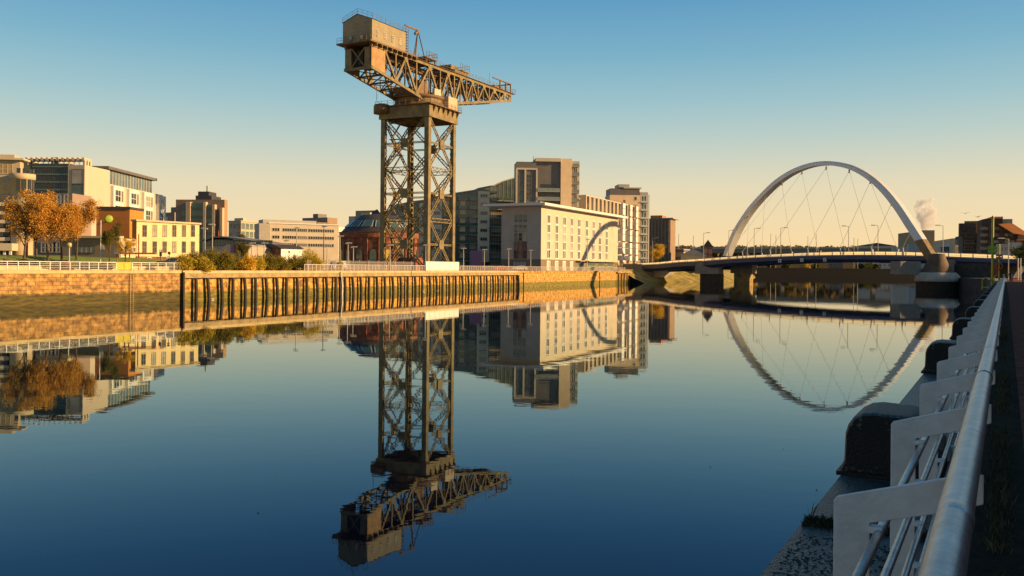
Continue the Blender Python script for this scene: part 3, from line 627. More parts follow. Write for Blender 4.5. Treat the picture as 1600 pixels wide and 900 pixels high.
# cross members, floor and internals
b = MB()
xsj = sorted(NB + NTp)
for i, x in enumerate(xsj):
    b.beam((x, .5, zb(x) + .1), (x, JB - .5, zb(x) + .1), .3, .35); b.beam((x, .5, ZT - .3), (x, JB - .5, ZT - .3), .25, .3)
    if i % 2 == 0: b.beam((x, .5, zb(x) + .2), (x, JB - .5, ZT - .5), .18, .18); b.beam((x, JB - .5, zb(x) + .2), (x, .5, ZT - .5), .18, .18)
for a, c in zip([XR] + xsj, xsj + [XF]):
    b.beam((a, .5, zb(a)), (c, JB - .5, zb(c)), .16, .2); b.beam((a, JB - .5, zb(a)), (c, .5, zb(c)), .16, .2)
    b.beam((a, .5, ZT - .4), (c, JB - .5, ZT - .4), .14, .16)
b.build('cross_bracing', STEELD, jib)
b = MB().box(XR + 4, XF - 1, 2.3, 2.7, ZT - 1.4, ZT - .7).box(XR + 4, XF - 1, JB - 2.7, JB - 2.3, ZT - 1.4, ZT - .7)
for k in range(26): x = XR + 5 + k * 2.2; b.beam((x, 2.5, ZT - .8), (x + 1.1, 2.5, max(zb(x) + .6, ZT - 4.0)), .14, .14); b.beam((x + 1.1, 2.5, max(zb(x) + .6, ZT - 4.0)), (x + 2.2, 2.5, ZT - .8), .14, .14)
b.build('runway_beam', STEELD, jib)
b = MB(); b.box(-6.5, 4, 1.2, JB - 1.2, 44.6, 46.2); b.box(-3.6, -.4, 1.2, 2.8, 46.2, 48.3)
b.build('winch_machinery', STEELD, jib)
b = MB().box(-5.0, 7.2, .3, JB - .3, 43.1, 43.95); b.box(-2.5, 5, 1.0, JB - 1.0, 42.3, 43.2); b.build('pivot_frame', STEELD, jib)
b = MB().box(.4, 3.1, -.35, .3, 44.7, 46.9); b.build('operator_cab', CREAM, jib)
# rear end: cross-braced frame at the counterweight end
b = MB().box(XR - .05, XR + .35, .5, 1.9, 47.4, ZT - .6).box(XR - .05, XR + .35, JB - 1.9, JB - .5, 47.4, ZT - .6).box(XR - .1, XR + .3, .0, JB, 46.9, 47.5)
b.beam((XR + .1, 1.9, 47.5), (XR + .1, JB - 1.9, ZT - .6), .22, .22).beam((XR + .1, JB - 1.9, 47.5), (XR + .1, 1.9, ZT - .6), .22, .22)
b.build('end_frame', STEEL, jib)
b = MB()
for k in range(9): b.box(XR + .8 + k * .0 + (k // 3) * 2.1, XR + 2.6 + (k // 3) * 2.1, 1.2 + (k % 3) * 1.75, 2.7 + (k % 3) * 1.75, 48.3, 51.2)
b.build('ballast_block', mat('ballast_iron', (.05, .045, .04), .8, .3, 1), jib)
MB().box(XR - 1.6, XR + 15.5, -.9, JB + .9, ZT + .12, ZT + .45).build('house_platform', STEELD, jib)
for k in range(9): x = XR + .5 + k * 1.8; MB().xz([(x, ZT + .1), (x + .3, ZT + .1), (x + .15, ZT - .55)], -.9, -.1).build('platform_bracket', STEEL, jib)
H0 = XR - .3; H1 = jx(633, 60); HZ = ZT + .46; mh = MB()
mh.yz([(-.2, HZ), (JB + .2, HZ), (JB + .2, HZ + 4.6), (JB / 2, HZ + 6.0), (-.2, HZ + 4.6)], H0, H1, 0)
house = mh.build('machine_house', SHEET, jib)
b = MB().add([(H0 - .15, -.4, HZ + 4.62), (H1 + .15, -.4, HZ + 4.62), (H1 + .15, JB / 2, HZ + 6.15), (H0 - .15, JB / 2, HZ + 6.15), (H0 - .15, JB + .4, HZ + 4.62), (H1 + .15, JB + .4, HZ + 4.62)], [(0, 1, 2, 3), (3, 2, 5, 4)]); b.build('house_roof', SHEET, jib)
for px in (589.5, 601.5, 613.5, 625): win(jib, 'r', J.X(px, 60, -.2)[0], HZ + 2.0, .75, 1.5, (FRM_L, GL_D), 2, 3, .1, off=-.22, name='house_window')
for y_ in (2.2, 5.2): MB().box(XR - .9, XR - .4, y_ - .3, y_ + .3, HZ + .5, HZ + 1.3).beam((XR - .7, y_, HZ + 1.2), (XR - .4, y_, HZ + 1.6), .1).build('floodlight', FRM_L, jib)
b = MB(); zr = HZ + 4.65
railing(b, [(H0, -.3, zr), (H1, -.3, zr)], 1.1, 1.5, .045); railing(b, [(H0, -.3, zr), (H0, JB / 2, zr + 1.5), (H0, JB + .3, zr)], 1.1, 1.5, .045); railing(b, [(H0, JB + .3, zr), (H1, JB + .3, zr)], 1.1, 1.5, .045)
railing(b, [(XR - 1.5, -.8, HZ), (XR - 1.5, JB + .8, HZ)], 1.1, 1.2, .05)
railing(b, [(H1 + .3, -.3, ZT + .2), (XF + 1.5, -.3, ZT + .2)], 1.1, 1.5, .05); railing(b, [(H1 + .3, JB + .3, ZT + .2), (XF + 1.5, JB + .3, ZT + .2)], 1.1, 1.5, .05)
railing(b, [(XF + 1.5, -.3, ZT + .2), (XF + 1.5, JB + .3, ZT + .2)], 1.3, 1.5, .05)
b.build('jib_handrail', STEELD, jib)
MB().box(H1, XF + 1.5, -.4, .5, ZT + .13, ZT + .2).box(H1, XF + 1.5, JB - .5, JB + .4, ZT + .13, ZT + .2).build('jib_walkway', STEELD, jib)
b = MB()
for k in range(9): b.box(H1 + .05, H1 + .8, -.3, .5, ZT + .3 + k * .62, ZT + .36 + k * .62)
for dx in (.05, .8): b.beam((H1 + dx, -.3, ZT), (H1 + dx, -.3, ZT + 6.4), .07); b.beam((H1 + dx, .5, ZT), (H1 + dx, .5, ZT + 6.4), .07)
b.build('ladder_cage', STEELD, jib)
xd = J.X(653, 60, 3.5)[0]
b = MB().beam((xd + .6, 1.5, ZT + .2), (xd, 3.5, ZT + 8.3), .2).beam((xd + .6, 5.5, ZT + .2), (xd, 3.5, ZT + 8.3), .2).beam((xd - 1.2, 3.5, ZT + .2), (xd, 3.5, ZT + 8.3), .2).beam((xd + .3, 3.5, ZT + 8.3), (xd - 5.2, 3.5, ZT + 8.3), .25, .35).beam((xd, 3.5, ZT + 8.2), (xd - 1.2, 3.5, ZT + 7.2), .5)
b.box(xd - 2.5, xd + 2.5, 1, 6, ZT + .2, ZT + .7); b.build('derrick', STEELD, jib)
xa, xc = jx(712), jx(733)
b = MB().box(xa, xc, .2, JB - .2, ZT + .25, ZT + 1.2).box(xa - .5, xc - 3.5, 1, JB - 1, ZT + 1.2, ZT + 2.3).box(xc - 3.2, xc, .0, JB, ZT + 1.2, ZT + 1.6); railing(b, [(xc - 4.2, -.1, ZT + 1.6), (xc, -.1, ZT + 1.6), (xc, JB, ZT + 1.6)], 1.4, 1.1, .06); b.build('trolley', STEEL, jib)
xa, xc = jx(678), jx(683)
b = MB(); railing(b, [(xa - 3, 0, ZT + 1.6), (xc, 0, ZT + 1.6), (xc, JB, ZT + 1.6)], 1.3, 1.2, .08); b.box(xa - 3, xc, 0, JB, ZT + 1.3, ZT + 1.6); b.box(xa - 2.6, xa - 2.3, .3, .6, ZT, ZT + 1.3).box(xc - .4, xc - .1, .3, .6, ZT, ZT + 1.3); b.build('sheave_platform', STEELD, jib)
xa = jx(771); b = MB()
b.box(xa, XF, 0, .3, ZT + 2.5, ZT + 2.75).box(xa, XF, JB - .3, JB, ZT + 2.5, ZT + 2.75)
for x in (xa + 4, XF - 3, XF - .3): b.box(x - .25, x + .05, 0, .3, ZT, ZT + 2.5).box(x - .25, x + .05, JB - .3, JB, ZT, ZT + 2.5)
b.box(XF - .3, XF + .1, .3, JB - .3, ZT + 2.5, ZT + 2.75); b.box(xa + 3, XF - 2, 1.5, 5.5, ZT + .3, ZT + 1.4); b.build('sheave_frame', STEELD, jib)
MB().beam((jx(766), .2, ZT), (jx(766), .2, ZT + 3.4), .06).build('aerial', STEELD, jib)
# ================================================================== buildings of the far bank
# ---- hotel
f = Fr(845, 258, 26, 4.3); t = f.thing('hotel', 'cream hotel with flat overhanging roof, sunlit window front and shaded grey end wall')
Wd = f.X(965)[0]; Dp = f.Yv(783)[0]; Hh = 19.0; hzb = 3.4
def body(par, x1, y1, z0, z1, ml, mr, name='wall', x0=0, y0=0):     # left-hand face and right-hand face may be clad differently
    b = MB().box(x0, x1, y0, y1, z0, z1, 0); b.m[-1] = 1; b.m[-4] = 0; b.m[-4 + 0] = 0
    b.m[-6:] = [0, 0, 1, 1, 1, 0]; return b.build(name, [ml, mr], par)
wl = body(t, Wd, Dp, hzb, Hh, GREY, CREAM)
body(t, Wd, Dp, 0, hzb - .01, DGREY, mat('brown_plinth', (.22, .16, .1), .8, .1, .5), 'plinth')
rf = MB().prism([(-2.4, -2.2), (Wd + 4, -2.2), (Wd + 4, Dp + 5), (-2.4, Dp + 5)], Hh + .01, Hh + .75).build('roof', WHITE, t)
MB().box(6, 12, 3, 7, Hh + .76, Hh + 1.7).box(20, 24, 4, 8, Hh + .76, Hh + 1.5).build('roof_plant', GREYL, rf)
cols_ = [857, 869.5, 881.5, 893, 904.5, 916.5, 927, 937, 947.5]
rows = [(336, 348.5), (352, 362), (365, 375), (378.5, 388), (392, 402)]
zr_ = [f.X(857, (a + b) / 2)[1] for a, b in rows]
for px in cols_:
    for z in zr_: win(t, 'r', f.X(px)[0], z, 2.5, 2.75, (WHITE, GL_D), 2, 1, .26)
for i, px in enumerate((857, 869.5, 881.5, 893)): win(t, 'r', f.X(px)[0], 1.6, 2.6, 2.9, (WHITE, CREAM), 1, 1, .3, name='ground_bay')
for a, c in ((902, 913), (918, 931), (934, 945), (949, 958)):
    x0 = f.X(a)[0]; x1 = f.X(c)[0]; win(t, 'r', (x0 + x1) / 2, 1.6, x1 - x0, 2.8, (FRM_L, GL_G), 5, 2, .15, name='shopfront')
MB().box(f.X(900)[0], f.X(960)[0], -1.6, -.02, 3.1, 3.35).build('entrance_canopy', CREAMD, t)
for y_ in (f.Yv(806)[0], f.Yv(813)[0], f.Yv(820)[0]):
    for k, z in enumerate(zr_): win(t, 'l', y_, z - (.2 if k else 0), 1.35, 2.5, (FRM_D if k > 2 else GREYL, GL_T if k < 2 else GL_D), 1, 2, .12)
win(t, 'l', f.Yv(812)[0], 1.5, 4.4, 2.4, (FRM_D, GREYL), 4, 1, .1, name='service_door')
# ---- tall apartment tower behind the hotel
f = Fr(892, 300, -5, 4.3); t = f.thing('apartment_tower', 'tallest apartment tower, buff brick with charcoal balcony bays, rising behind the hotel')
D = f.Yv(806)[0]; W = 9; Ht = f.Yv(892, 248)[1]; YS = f.Yv(905, 300, 1.6)[0]
MB().box(1.6, 9, YS, -.01, 0, Ht - .6).build('side_block', CREAM, t)
yg = f.Yv(876, 300)[0]; yw = f.Yv(838, 300)[0]; BUFF = mat('bright_buff_brick', (.92, .66, .38), .8, .08, .5)
body(t, W, yg, 0, Ht, BUFF, CREAMD, 'wall'); MB().box(.8, W, yg + .02, yw, 0, Ht - 1.1).build('recessed_wall', DGREY, t)
MB().box(.1, W, yw + .01, D, 0, Ht - 1.3).build('stair_block', DGREY, t); MB().box(-.3, W, yg - .01, yw + .3, Ht - 1.09, Ht + .05).build('roof', CREAM, t)
FH = 2.95; nf = int(Ht / FH)
for k in range(2, nf):
    z = k * FH
    if k < nf - 2:
        b = MB().box(-.5, .78, yg + .3, yw - .3, z, z + .25, 0).box(-.55, -.45, yg + .3, yw - .3, z + .26, z + 1.15, 1); b.box(-.58, -.42, yg + .3, yw - .3, z + 1.15, z + 1.22, 0)
        b.build('balcony', [GREYL, GL_B], t)
        win(t, 'l', (yg + yw) / 2, z + 1.55, (yw - yg) * .62, 2.2, (FRM_D, GL_D), 3, 1, .12, off=.8)
for ya, yb in ((yw + .6, f.Yv(821, 300)[0]), (f.Yv(820, 300)[0], D - .5)):
    for k in range(2, nf - 1): win(t, 'l', (ya + yb) / 2, k * FH + 1.45, abs(yb - ya) - .5, 2.7, (DGREY, GL_T if ya > yw + 3 else GL_D), 3, 2, .14, off=.08)
for px in (838.5, 820.5, 807): y_ = f.Yv(px, 300)[0]; MB().box(-.35, .09, y_ - .28, y_ + .28, 0, Ht - 4).build('white_fin', CREAM, t)
MB().box(-.35, .09, yw - .2, D + .1, Ht - 4, Ht - 3.4).build('white_fin', CREAM, t)
for k in range(2, nf + 1):
    b = MB().box(.5, 1.59, YS * .95, -.35, k * FH - .2, k * FH, 0).box(.46, .54, YS * .95, -.35, k * FH, k * FH + .9, 1); b.build('balcony', [GREYL, GL_B], t)
    if k * FH < Ht - 1: win(t, 'l', YS * .5, k * FH - 1.4, -YS * .5, 2.1, (CREAM, GL_D), 2, 1, .18, off=1.58)
MB().beam((3, D - 6, Ht - 1.3), (3, D - 6, Ht + 1), .15).build('aerial', FRM_D, t)
# ---- long glass-roofed apartment block left of the tower
f2 = Fr(806, 316, -12, 4.3); t = f2.thing('apartment_block', 'long glassy apartment block with green balconies and sloping roof behind the crane legs')
ROOF = [(806, 278), (785, 284), (776, 288), (773, 290), (747, 295), (740, 298), (714, 302), (690, 306), (674, 312), (640, 316), (617, 322), (604, 332)]
pr = [f2.Yv(px, py) for px, py in ROOF]; pl = [(y, z) for y, z in pr] + [(pr[-1][0], 0), (pr[0][0], 0)]
MB().yz(pl, 0, 16).build('wall', mat('block_dark_glazing', (.13, .17, .16), .12, .4, .25, c2=(.06, .08, .08)), t)
D = pr[-1][0]
def ztop(y):
    for (a, za), (b_, zb_) in zip(pr, pr[1:]):
        if a <= y <= b_: return za + (zb_ - za) * (y - a) / (b_ - a)
    return pr[-1][1] if y > pr[-1][0] else pr[0][1]
b = MB()
for (a, za), (b_, zb_) in zip(pr, pr[1:]): b.beam((-.3, a, za + .1), (-.3, b_, zb_ + .1), 1.2, .35)
b.build('roof_edge', GREYL, t)
b = MB()
for i in range(int(D / 1.5)): y = i * 1.5 + .4; b.box(-.09, -.005, y - .05, y + .05, 21, ztop(y) - .1)
b.build('glazing_bars', GREYL, t)
FH = 3.05
bays = [(714, 731), (731, 746), (764, 785), (785, 805), (690, 705), (672, 688), (640, 656), (620, 634)]
for j, (a, c) in enumerate(bays):
    y1 = f2.Yv(a, 380)[0]; y0 = f2.Yv(c, 380)[0]
    for k in range(8):
        z = k * FH + .3
        if z + 2 > ztop(y1) - 1: continue
        b = MB().box(-1.1, -.005, y0 + .15, y1 - .15, z + 2.7, z + 2.95, 0).box(-1.15, -1.05, y0 + .15, y1 - .15, z + 2.96, z + 3.9, 1)
        b.build('balcony', [GREYL, GL_G], t)
        if j in (0, 4): win(t, 'l', y0 * .5 + y1 * .5, z + 1.6, (y1 - y0) * .5, 2.1, (BUFF, BUFF), 1, 1, .3, off=-.05, name='buff_panel')
        else: win(t, 'l', (y0 + y1) / 2, z + 1.5, (y1 - y0) - 1.2, 2.4, (FRM_L if k % 3 else CREAMD, GL_D), 4, 1, .12, off=-.03)
for a, c, h_ in ((746, 764, 299), (674, 690, 312), (655, 672, 318)):
    y1 = f2.Yv(a, 320)[0]; y0 = f2.Yv(c, 320)[0]; zt = f2.Yv(a, h_)[1]
    MB().box(-1.4, -.02, y0, y1, 2.8, zt).build('stair_tower', mat('buff_stair_tower', (.92, .74, .50), .8, .08, .3), t)
    for k in range(int((zt - 4) / FH)): win(t, 'l', (y0 + y1) / 2, zt - 1.6 - k * FH, (y1 - y0) * .62, 1.2, (FRM_L, GL_D), 3, 1, .12, off=-1.42)
MB().box(-1.3, -.02, f2.Yv(776, 320)[0], f2.Yv(764, 320)[0] - .1, f2.Yv(770, 302)[1], f2.Yv(770, 299)[1]).build('white_frame', CREAM, t)
# ---- stepped row of apartments to the right behind the hotel
f = Fr(905, 303, 24, 4.3); t = f.thing('apartment_block', 'long sunlit row of white-framed apartment bays stepping away to the right behind the hotel')
W = f.X(988)[0]; zt = f.X(906, 306)[1] - 0; body(t, W, 14, 0, zt - 1.2, CREAMD, CREAMD)
nb = 14
for i in range(nb):
    x = (i + .5) * W / nb; w_ = W / nb
    b = MB().box(x - w_ * .45, x - w_ * .3, -2.2, -.01, zt - 8.2, zt).box(x + w_ * .3, x + w_ * .45, -2.2, -.01, zt - 8.2, zt).box(x - w_ * .45, x + w_ * .45, -2.2, 3, zt - .01, zt + .35)
    b.build('bay_frame', CREAM if i % 3 else CREAMD, t)
    for k in range(8):
        z = zt - 2.2 - k * 3.1
        if z < 3: break
        if k > 2 and i < 8: continue
        win(t, 'r', x, z, w_ * .55, 2.4, (WHITE, GL_D if (i + k) % 3 else GL_T), 2, 1, .2, off=-.02)
        if (k + i) % 2 == 0 or k == 1: MB().box(x - w_ * .28, x + w_ * .28, -1.3, -.1, z - 1.5, z - 1.35, 0).box(x - w_ * .28, x + w_ * .28, -1.35, -1.25, z - 1.34, z - .3, 1).build('balcony', [GREYL, WHITE if (k + i) % 4 < 2 else GL_B], t)
for px, wd_ in ((963, 1.6), (974.5, 1.5), (984, 1.5)):
    x = f.X(px)[0]
    b = MB()
    for k in range(9): b.box(x - wd_, x + wd_, -3.0, -.02, 4 + k * 2.5, 4 + k * 2.5 + (2.3 if k % 2 else 1.9))
    b.build('white_bay', WHITE, t)
    MB().box(x - .5, x + .5, -2.4, -1.4, 0, 4).build('column', CREAMD, t)
# ---- end tower of the row
f = Fr(1000, 362, -5, 4.3); t = f.thing('apartment_tower', 'buff end tower with open white corner frames, between the white bays and the brown slab')
D = f.Yv(952)[0]; W = 10; Ht = f.Yv(1000, 296)[1]; YS = f.Yv(1012, 350, 1.2)[0]
MB().box(1.2, W, YS, -.01, 0, Ht - 1).build('side_block', GREYL, t); body(t, W, D, 0, Ht - 2.4, BUFF, CREAM); MB().box(.1, W - .1, .4, D - .3, Ht - 2.39, Ht + .3).build('top_storey', DGREY, t); MB().box(-.3, W + .3, -.3, D * .55, Ht + .31, Ht + .8).build('roof', CREAM, t); MB().box(1, W - 1, D * .35, D * .7, Ht + .81, Ht + 2.1).build('roof_plant', GREYL, t)
for k in range(10):
    z = k * 3.3 + 1.5
    if z > Ht - 3: break
    MB().box(-.3, 1.19, YS - .3, -.02, z, z + .3, 0).box(-.3, .1, YS - .3, YS + .1, z + .3, z + 3.3, 0).build('corner_frame', WHITE, t)
    win(t, 'l', YS * .5, z + 1.7, -YS * .7, 2.4, (WHITE, GL_T), 2, 1, .2, off=1.18)
    win(t, 'l', .9 + 1.2, z + 1.6, 1.0, 1.4, (CREAM, GL_D), 1, 1, .12)
    b = MB().box(-1.6, -.03, f.Yv(985)[0] - 2.6, f.Yv(985)[0] + 1.4, z, z + .25, 0).box(-1.65, -1.55, f.Yv(985)[0] - 2.6, f.Yv(985)[0] + 1.4, z + .26, z + 1.1, 1)
    if z < Ht - 10: b.build('balcony', [GREYL, GL_B], t)
for k in range(2): win(t, 'l', f.Yv(975)[0], Ht - 5 - k * 3, .9, 1.4, (CREAM, GL_D), 1, 1, .12)
# ---- brown slab
f = Fr(1047, 430, 24, 4.3); t = f.thing('warehouse', 'plain brown slab-like block with orange rooftop plant, right of the buff end tower')
D = f.Yv(1011)[0]; W = f.X(1055)[0]; Ht = f.Yv(1047, 341)[1]; body(t, W, D, 0, Ht, BROWN, BROWN)
MB().box(-1, W + 2, -1.5, 4, Ht - .3, Ht + .2).build('roof', GREYL, t); MB().box(2, W, D * .4, D - 1, Ht + .01, Ht + 1.6).build('roof_plant', ORP, t)
for k in range(7): MB().box(-.5, -.02, D * (k + .5) / 7 - .3, D * (k + .5) / 7 + .3, 0, Ht - .5).build('pilaster', BROWN, t)
# ---- low blocks right of the slab
f = Fr(1068, 440, 30, 4.3); t = f.thing('office_block', 'low banded building just right of the brown slab, behind the bridge lamp')
D = f.Yv(1048)[0]; Ht = f.Yv(1062, 389)[1]; body(t, 10, D, 0, Ht, CREAMD, CREAMD)
for k in range(3): MB().box(-.6, 10.2, -.3, D + .3, Ht * (k + .6) / 3, Ht * (k + .9) / 3).build('floor_band', DGREY, t)
# ---- rotunda (domed brick)
RC = at(592, 240); RR = 10.3; t = thing('brick_rotunda', 'round red brick rotunda with dark dome, arched windows and a skylight band, behind the crane', 'building', (RC.x, RC.y, 4.3))
zw = zat(592, 364, 240) - 4.3; zt = zat(592, 339, 240) - 4.3
MB().lathe((0, 0, 0), [(RR, 0), (RR, zw - 1.6), (RR + .35, zw - 1.5), (RR + .35, zw - .1), (RR + .6, zw), (RR - .5, zw + .1)], 48, sm=False).build('wall', BRICK, t)
MB().lathe((0, 0, 0), [(RR - .1, zw), (RR - 1.6, zw + 1.7), (RR - 3.6, zw + 3.2), (RR - 5.4, zt + .3), (2.0, zt + .7), (.01, zt + .8)], 48).build('dome', ROOFD, t)
for k in range(14):
    a = -pi * .5 + (k - 7) * .36; c, s_ = cos(a), sin(a)
    b = MB(); w_ = 1.05; h0 = 1.3; h1 = 4.4; arc_ = [(-w_, h0), (w_, h0), (w_, h1)] + [(w_ * cos(pi * j / 8), h1 + w_ * sin(pi * j / 8)) for j in range(1, 8)] + [(-w_, h1)]
    b.xz(arc_, -.12, .3, 0); arc2 = [(x * .8, h0 + .2 + (z - h0) * .93) for x, z in arc_]; b.xz(arc2, -.18, -.13, 1)
    b.build('arched_window', [BRICK, GL_T if k % 4 else mat('yellow_panel', (.62, .42, .08), .6, .1, 1)], t, (RR * c, RR * s_, 0), a + pi / 2)  # some windows hold a plain yellow panel in place of teal glass
    b = MB().box(-.45, .45, -.35, .3, 0, zw - 1.6); b.build('pilaster', BRICK, t, ((RR) * cos(a + .18), (RR) * sin(a + .18), 0), a + .18 + pi / 2)
for k in range(8):
    a = -pi * .5 + (k - 3.5) * .42; r1, r2 = RR - 1.0, RR - 3.0; b = MB()
    for m_, (da, dz) in ((0, (.17, .18)), (1, (.14, .24))): b.add([(r1 * cos(a - da), r1 * sin(a - da), zw + 1.15 + dz), (r1 * cos(a + da), r1 * sin(a + da), zw + 1.15 + dz), (r2 * cos(a + da), r2 * sin(a + da), zw + 2.95 + dz), (r2 * cos(a - da), r2 * sin(a - da), zw + 2.95 + dz)], [(0, 1, 2, 3)], m_)
    b.build('skylight', [WHITE, GL_T], t)
# ---- pale glass buildings behind the rotunda
f = Fr(585, 420, 25, 4.3); t = f.thing('office_block', 'pale green glass office with a buff wing, behind the dome'); D = f.Yv(555)[0]; Ht = f.Yv(570, 329)[1]
body(t, 20, D, 0, Ht, GL_T, CREAMD); MB().box(-4, -.02, 0, f.Yv(571)[0], 0, f.Yv(571, 333)[1]).build('wing', CREAMD, t); MB().box(-.3, 20, D + .02, f.Yv(545)[0], 0, f.Yv(550, 338)[1]).build('low_wing', GREYL, t)
MB().add([(-4.5, -8, Ht - 4), (-4.5, 6, Ht - 4), (-1, -2, Ht + .5)], [(0, 1, 2)]).build('gable_roof', ROOFD, t)
# ---- white office
f = Fr(421, 285, 62, 4.3); t = f.thing('office_block', 'long low white office with three ribbons of dark windows, between the bushes and the rotunda')
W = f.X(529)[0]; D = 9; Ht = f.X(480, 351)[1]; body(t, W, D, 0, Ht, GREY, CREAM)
def ribbon(a, c, y0_, y1_, n=8): xa = f.X(a, 370)[0]; xb = f.X(c, 370)[0]; z0 = f.X(470, y1_)[1]; z1 = f.X(470, y0_)[1]; win(t, 'r', (xa + xb) / 2, (z0 + z1) / 2, xb - xa, z1 - z0, (FRM_L, GL_D), n, 1, .12)
for y0_, y1_ in ((357, 362.5), (368.5, 374), (380, 385.5)):
    ribbon(441, 463, y0_, y1_, 6); ribbon(464, 480, y0_, y1_, 5); ribbon(481, 522, y0_, y1_, 11); ribbon(425, 437, y0_, y1_, 3)
x0 = f.X(404)[0]; MB().box(x0, -.02, -.6, 6, 0, f.X(412, 349)[1]).build('stair_tower', GREY, t)
MB().box(f.X(412)[0], f.X(496)[0], 1.5, 8, Ht + .01, f.X(460, 344)[1]).build('plant_storey', GREYL, t); MB().box(f.X(497)[0], f.X(515)[0], 1.5, 8, Ht + .01, f.X(500, 347)[1]).build('plant_storey', BROWN, t)
MB().box(-.3, W + .3, -.3, D + .2, Ht + .01, Ht + .35).build('roof_edge', WHITE, t)
e2 = f.w(W + .1, .5); pe = Fr(529, 285, 24, 4.3); pe.o = e2
we = MB().box(0, pe.X(543)[0], 0, 8, 0, Ht - .4).build('end_wing', WHITE, t); dl = Matrix.Rotation(-f.rz, 3, 'Z') @ Vector((e2.x - f.o.x, e2.y - f.o.y, 0)); we.location = (dl.x, dl.y, 0); we.rotation_euler = (0, 0, pe.rz - f.rz)
# ---- far flats over the white office
f = Fr(511, 900, 30, 4.3); t = f.thing('apartment_block', 'distant grey flats peeping above the white office roof'); D = f.Yv(472)[0]; Ht = f.Yv(500, 340)[1]; body(t, 15, D, 0, Ht, DGREY, BROWN); MB().box(1, 14, D * .4, D * .6, Ht, Ht + 4).build('roof_plant', DGREY, t)
for i in range(8): win(t, 'l', D * (i + .5) / 8, Ht - 2.5, 1.8, 1.6, (GREYL, GL_D), 1, 1, .2)
# ---- small glass office
f = Fr(376, 360, 30, 4.3); t = f.thing('office_block', 'small glass-fronted office between the brown tower and the white office'); W = f.X(402)[0]; D = f.Yv(357)[0]; Ht = f.Yv(376, 346)[1]; body(t, W, D, 0, Ht, CREAMD, CREAMD)
for k in range(5):
    for j in range(3): win(t, 'l', D * (j + .5) / 3, Ht - 1.9 - k * 3.3, D / 3 - .4, 2.1, (FRM_L, GL_D), 2, 1, .12)
    for j in range(4): win(t, 'r', W * (j + .5) / 4, Ht - 1.9 - k * 3.3, W / 4 - .3, 2.7, (FRM_L, GL_T), 3, 1, .12)
MB().box(-.3, W, -.3, D + .3, Ht, Ht + .4).build('roof', CREAM, t); MB().box(3, W * .5, 2, D, Ht + .41, Ht + 1.6).build('roof_plant', CREAM, t)
# ---- brown tower with green glass
f = Fr(350, 330, 4, 4.3); t = f.thing('hotel_tower', 'brown stepped tower with tall green glass strips, left of the white office'); D = f.Yv(274)[0]; W = f.X(355)[0]; Ht = f.Yv(350, 312)[1]
body(t, W, D, 0, Ht, BROWN, mat('sunlit_tan_cladding', (.42, .26, .13), .8, .1, .3)); GST = mat('green_glass_banded', (.06, .16, .12), .1, .3, .3, c2=(.03, .08, .07), stripes=(2, 3.0, 1.2, .45))  # right face gets a lighter tan, its sunlight put into the colour
for a, c, top in ((285, 291, 322), (300, 318.5, 317), (324, 333, 320)): MB().box(-1.2, -.02, f.Yv(c)[0], f.Yv(a)[0], 0, f.Yv(a, top)[1]).build('glass_strip', GST, t)
for px, top in ((295, 316), (298, 316), (322, 316), (336, 320), (348, 325)): y_ = f.Yv(px)[0]; MB().box(-1.9, -.02, y_ - .5, y_ + .5, 0, f.Yv(px, top)[1]).build('fin', CREAMD, t)
MB().box(1, 10, f.Yv(328)[0], f.Yv(303)[0], Ht + .01, Ht + 1.6).box(2, 9, f.Yv(322)[0], f.Yv(305)[0], Ht + 1.6, Ht + 3.2).build('roof_plant', ROOFD, t); MB().beam((4, f.Yv(316)[0], Ht + 3.2), (4, f.Yv(316)[0], Ht + 5.5), .5).build('aerial', FRM_L, t)
# ---- dark little building left of it
f = Fr(272, 420, 27, 4.3); t = f.thing('apartment_block', 'small dark flats squeezed between the white tower block and the brown tower'); D = f.Yv(254)[0]; Ht = f.Yv(262, 332)[1]; body(t, 12, D, 0, Ht, DGREY, BROWN); MB().box(-.5, -.02, 4, 6.5, 0, Ht - 2).build('bay', CREAMD, t); MB().box(2, 9, 1, D * .6, Ht, Ht + 2.6).build('roof_plant', DGREY, t)
for i in range(3):
    for k in range(3): win(t, 'l', 3 + i * 5, Ht - 3 - k * 3.4, 1.4, 1.6, (GREYL, GL_D), 1, 1, .2)
# ---- station with curved roof
f = Fr(428, 235, 34, 4.6); 
f = Fr(428, 250, 20, 4.3); t = f.thing('railway_station', 'low station hall with curved dark roof and green glazing behind the bushes'); D = f.Yv(316)[0]
pts_ = [(px, py) for px, py in ((428, 382), (400, 377.5), (372, 373), (352, 370.5), (335, 370.5), (316, 376))]
pr2 = [f.Yv(*p) for p in pts_]
MB().yz([(y, z - .7) for y, z in pr2] + [(D, 0), (0, 0)], .6, 10).build('wall', CREAMD, t)
b = MB()
for (a, za), (b_, zb_) in zip(pr2, pr2[1:]): b.beam((4.5, a, za), (4.5, b_, zb_), 10.5, .4)
b.build('roof', mat('station_roof', (.28, .25, .2), .6, .1, .5), t)
for a, c, m_ in ((318, 332, GL_T), (333, 347, GL_T), (349, 363, GL_G), (364, 378, GL_G), (379, 394, GL_G), (395, 410, GL_G), (411, 424, GL_G)):
    ya = f.Yv(c, 378)[0]; yb = f.Yv(a, 378)[0]; zc = f.Yv((a + c) / 2, 379)[1] + (.3 if a < 349 else 0)
    win(t, 'l', (ya + yb) / 2, zc - .3, yb - ya, 1.9, (FRM_D, m_), 3, 1, .1, off=.58)
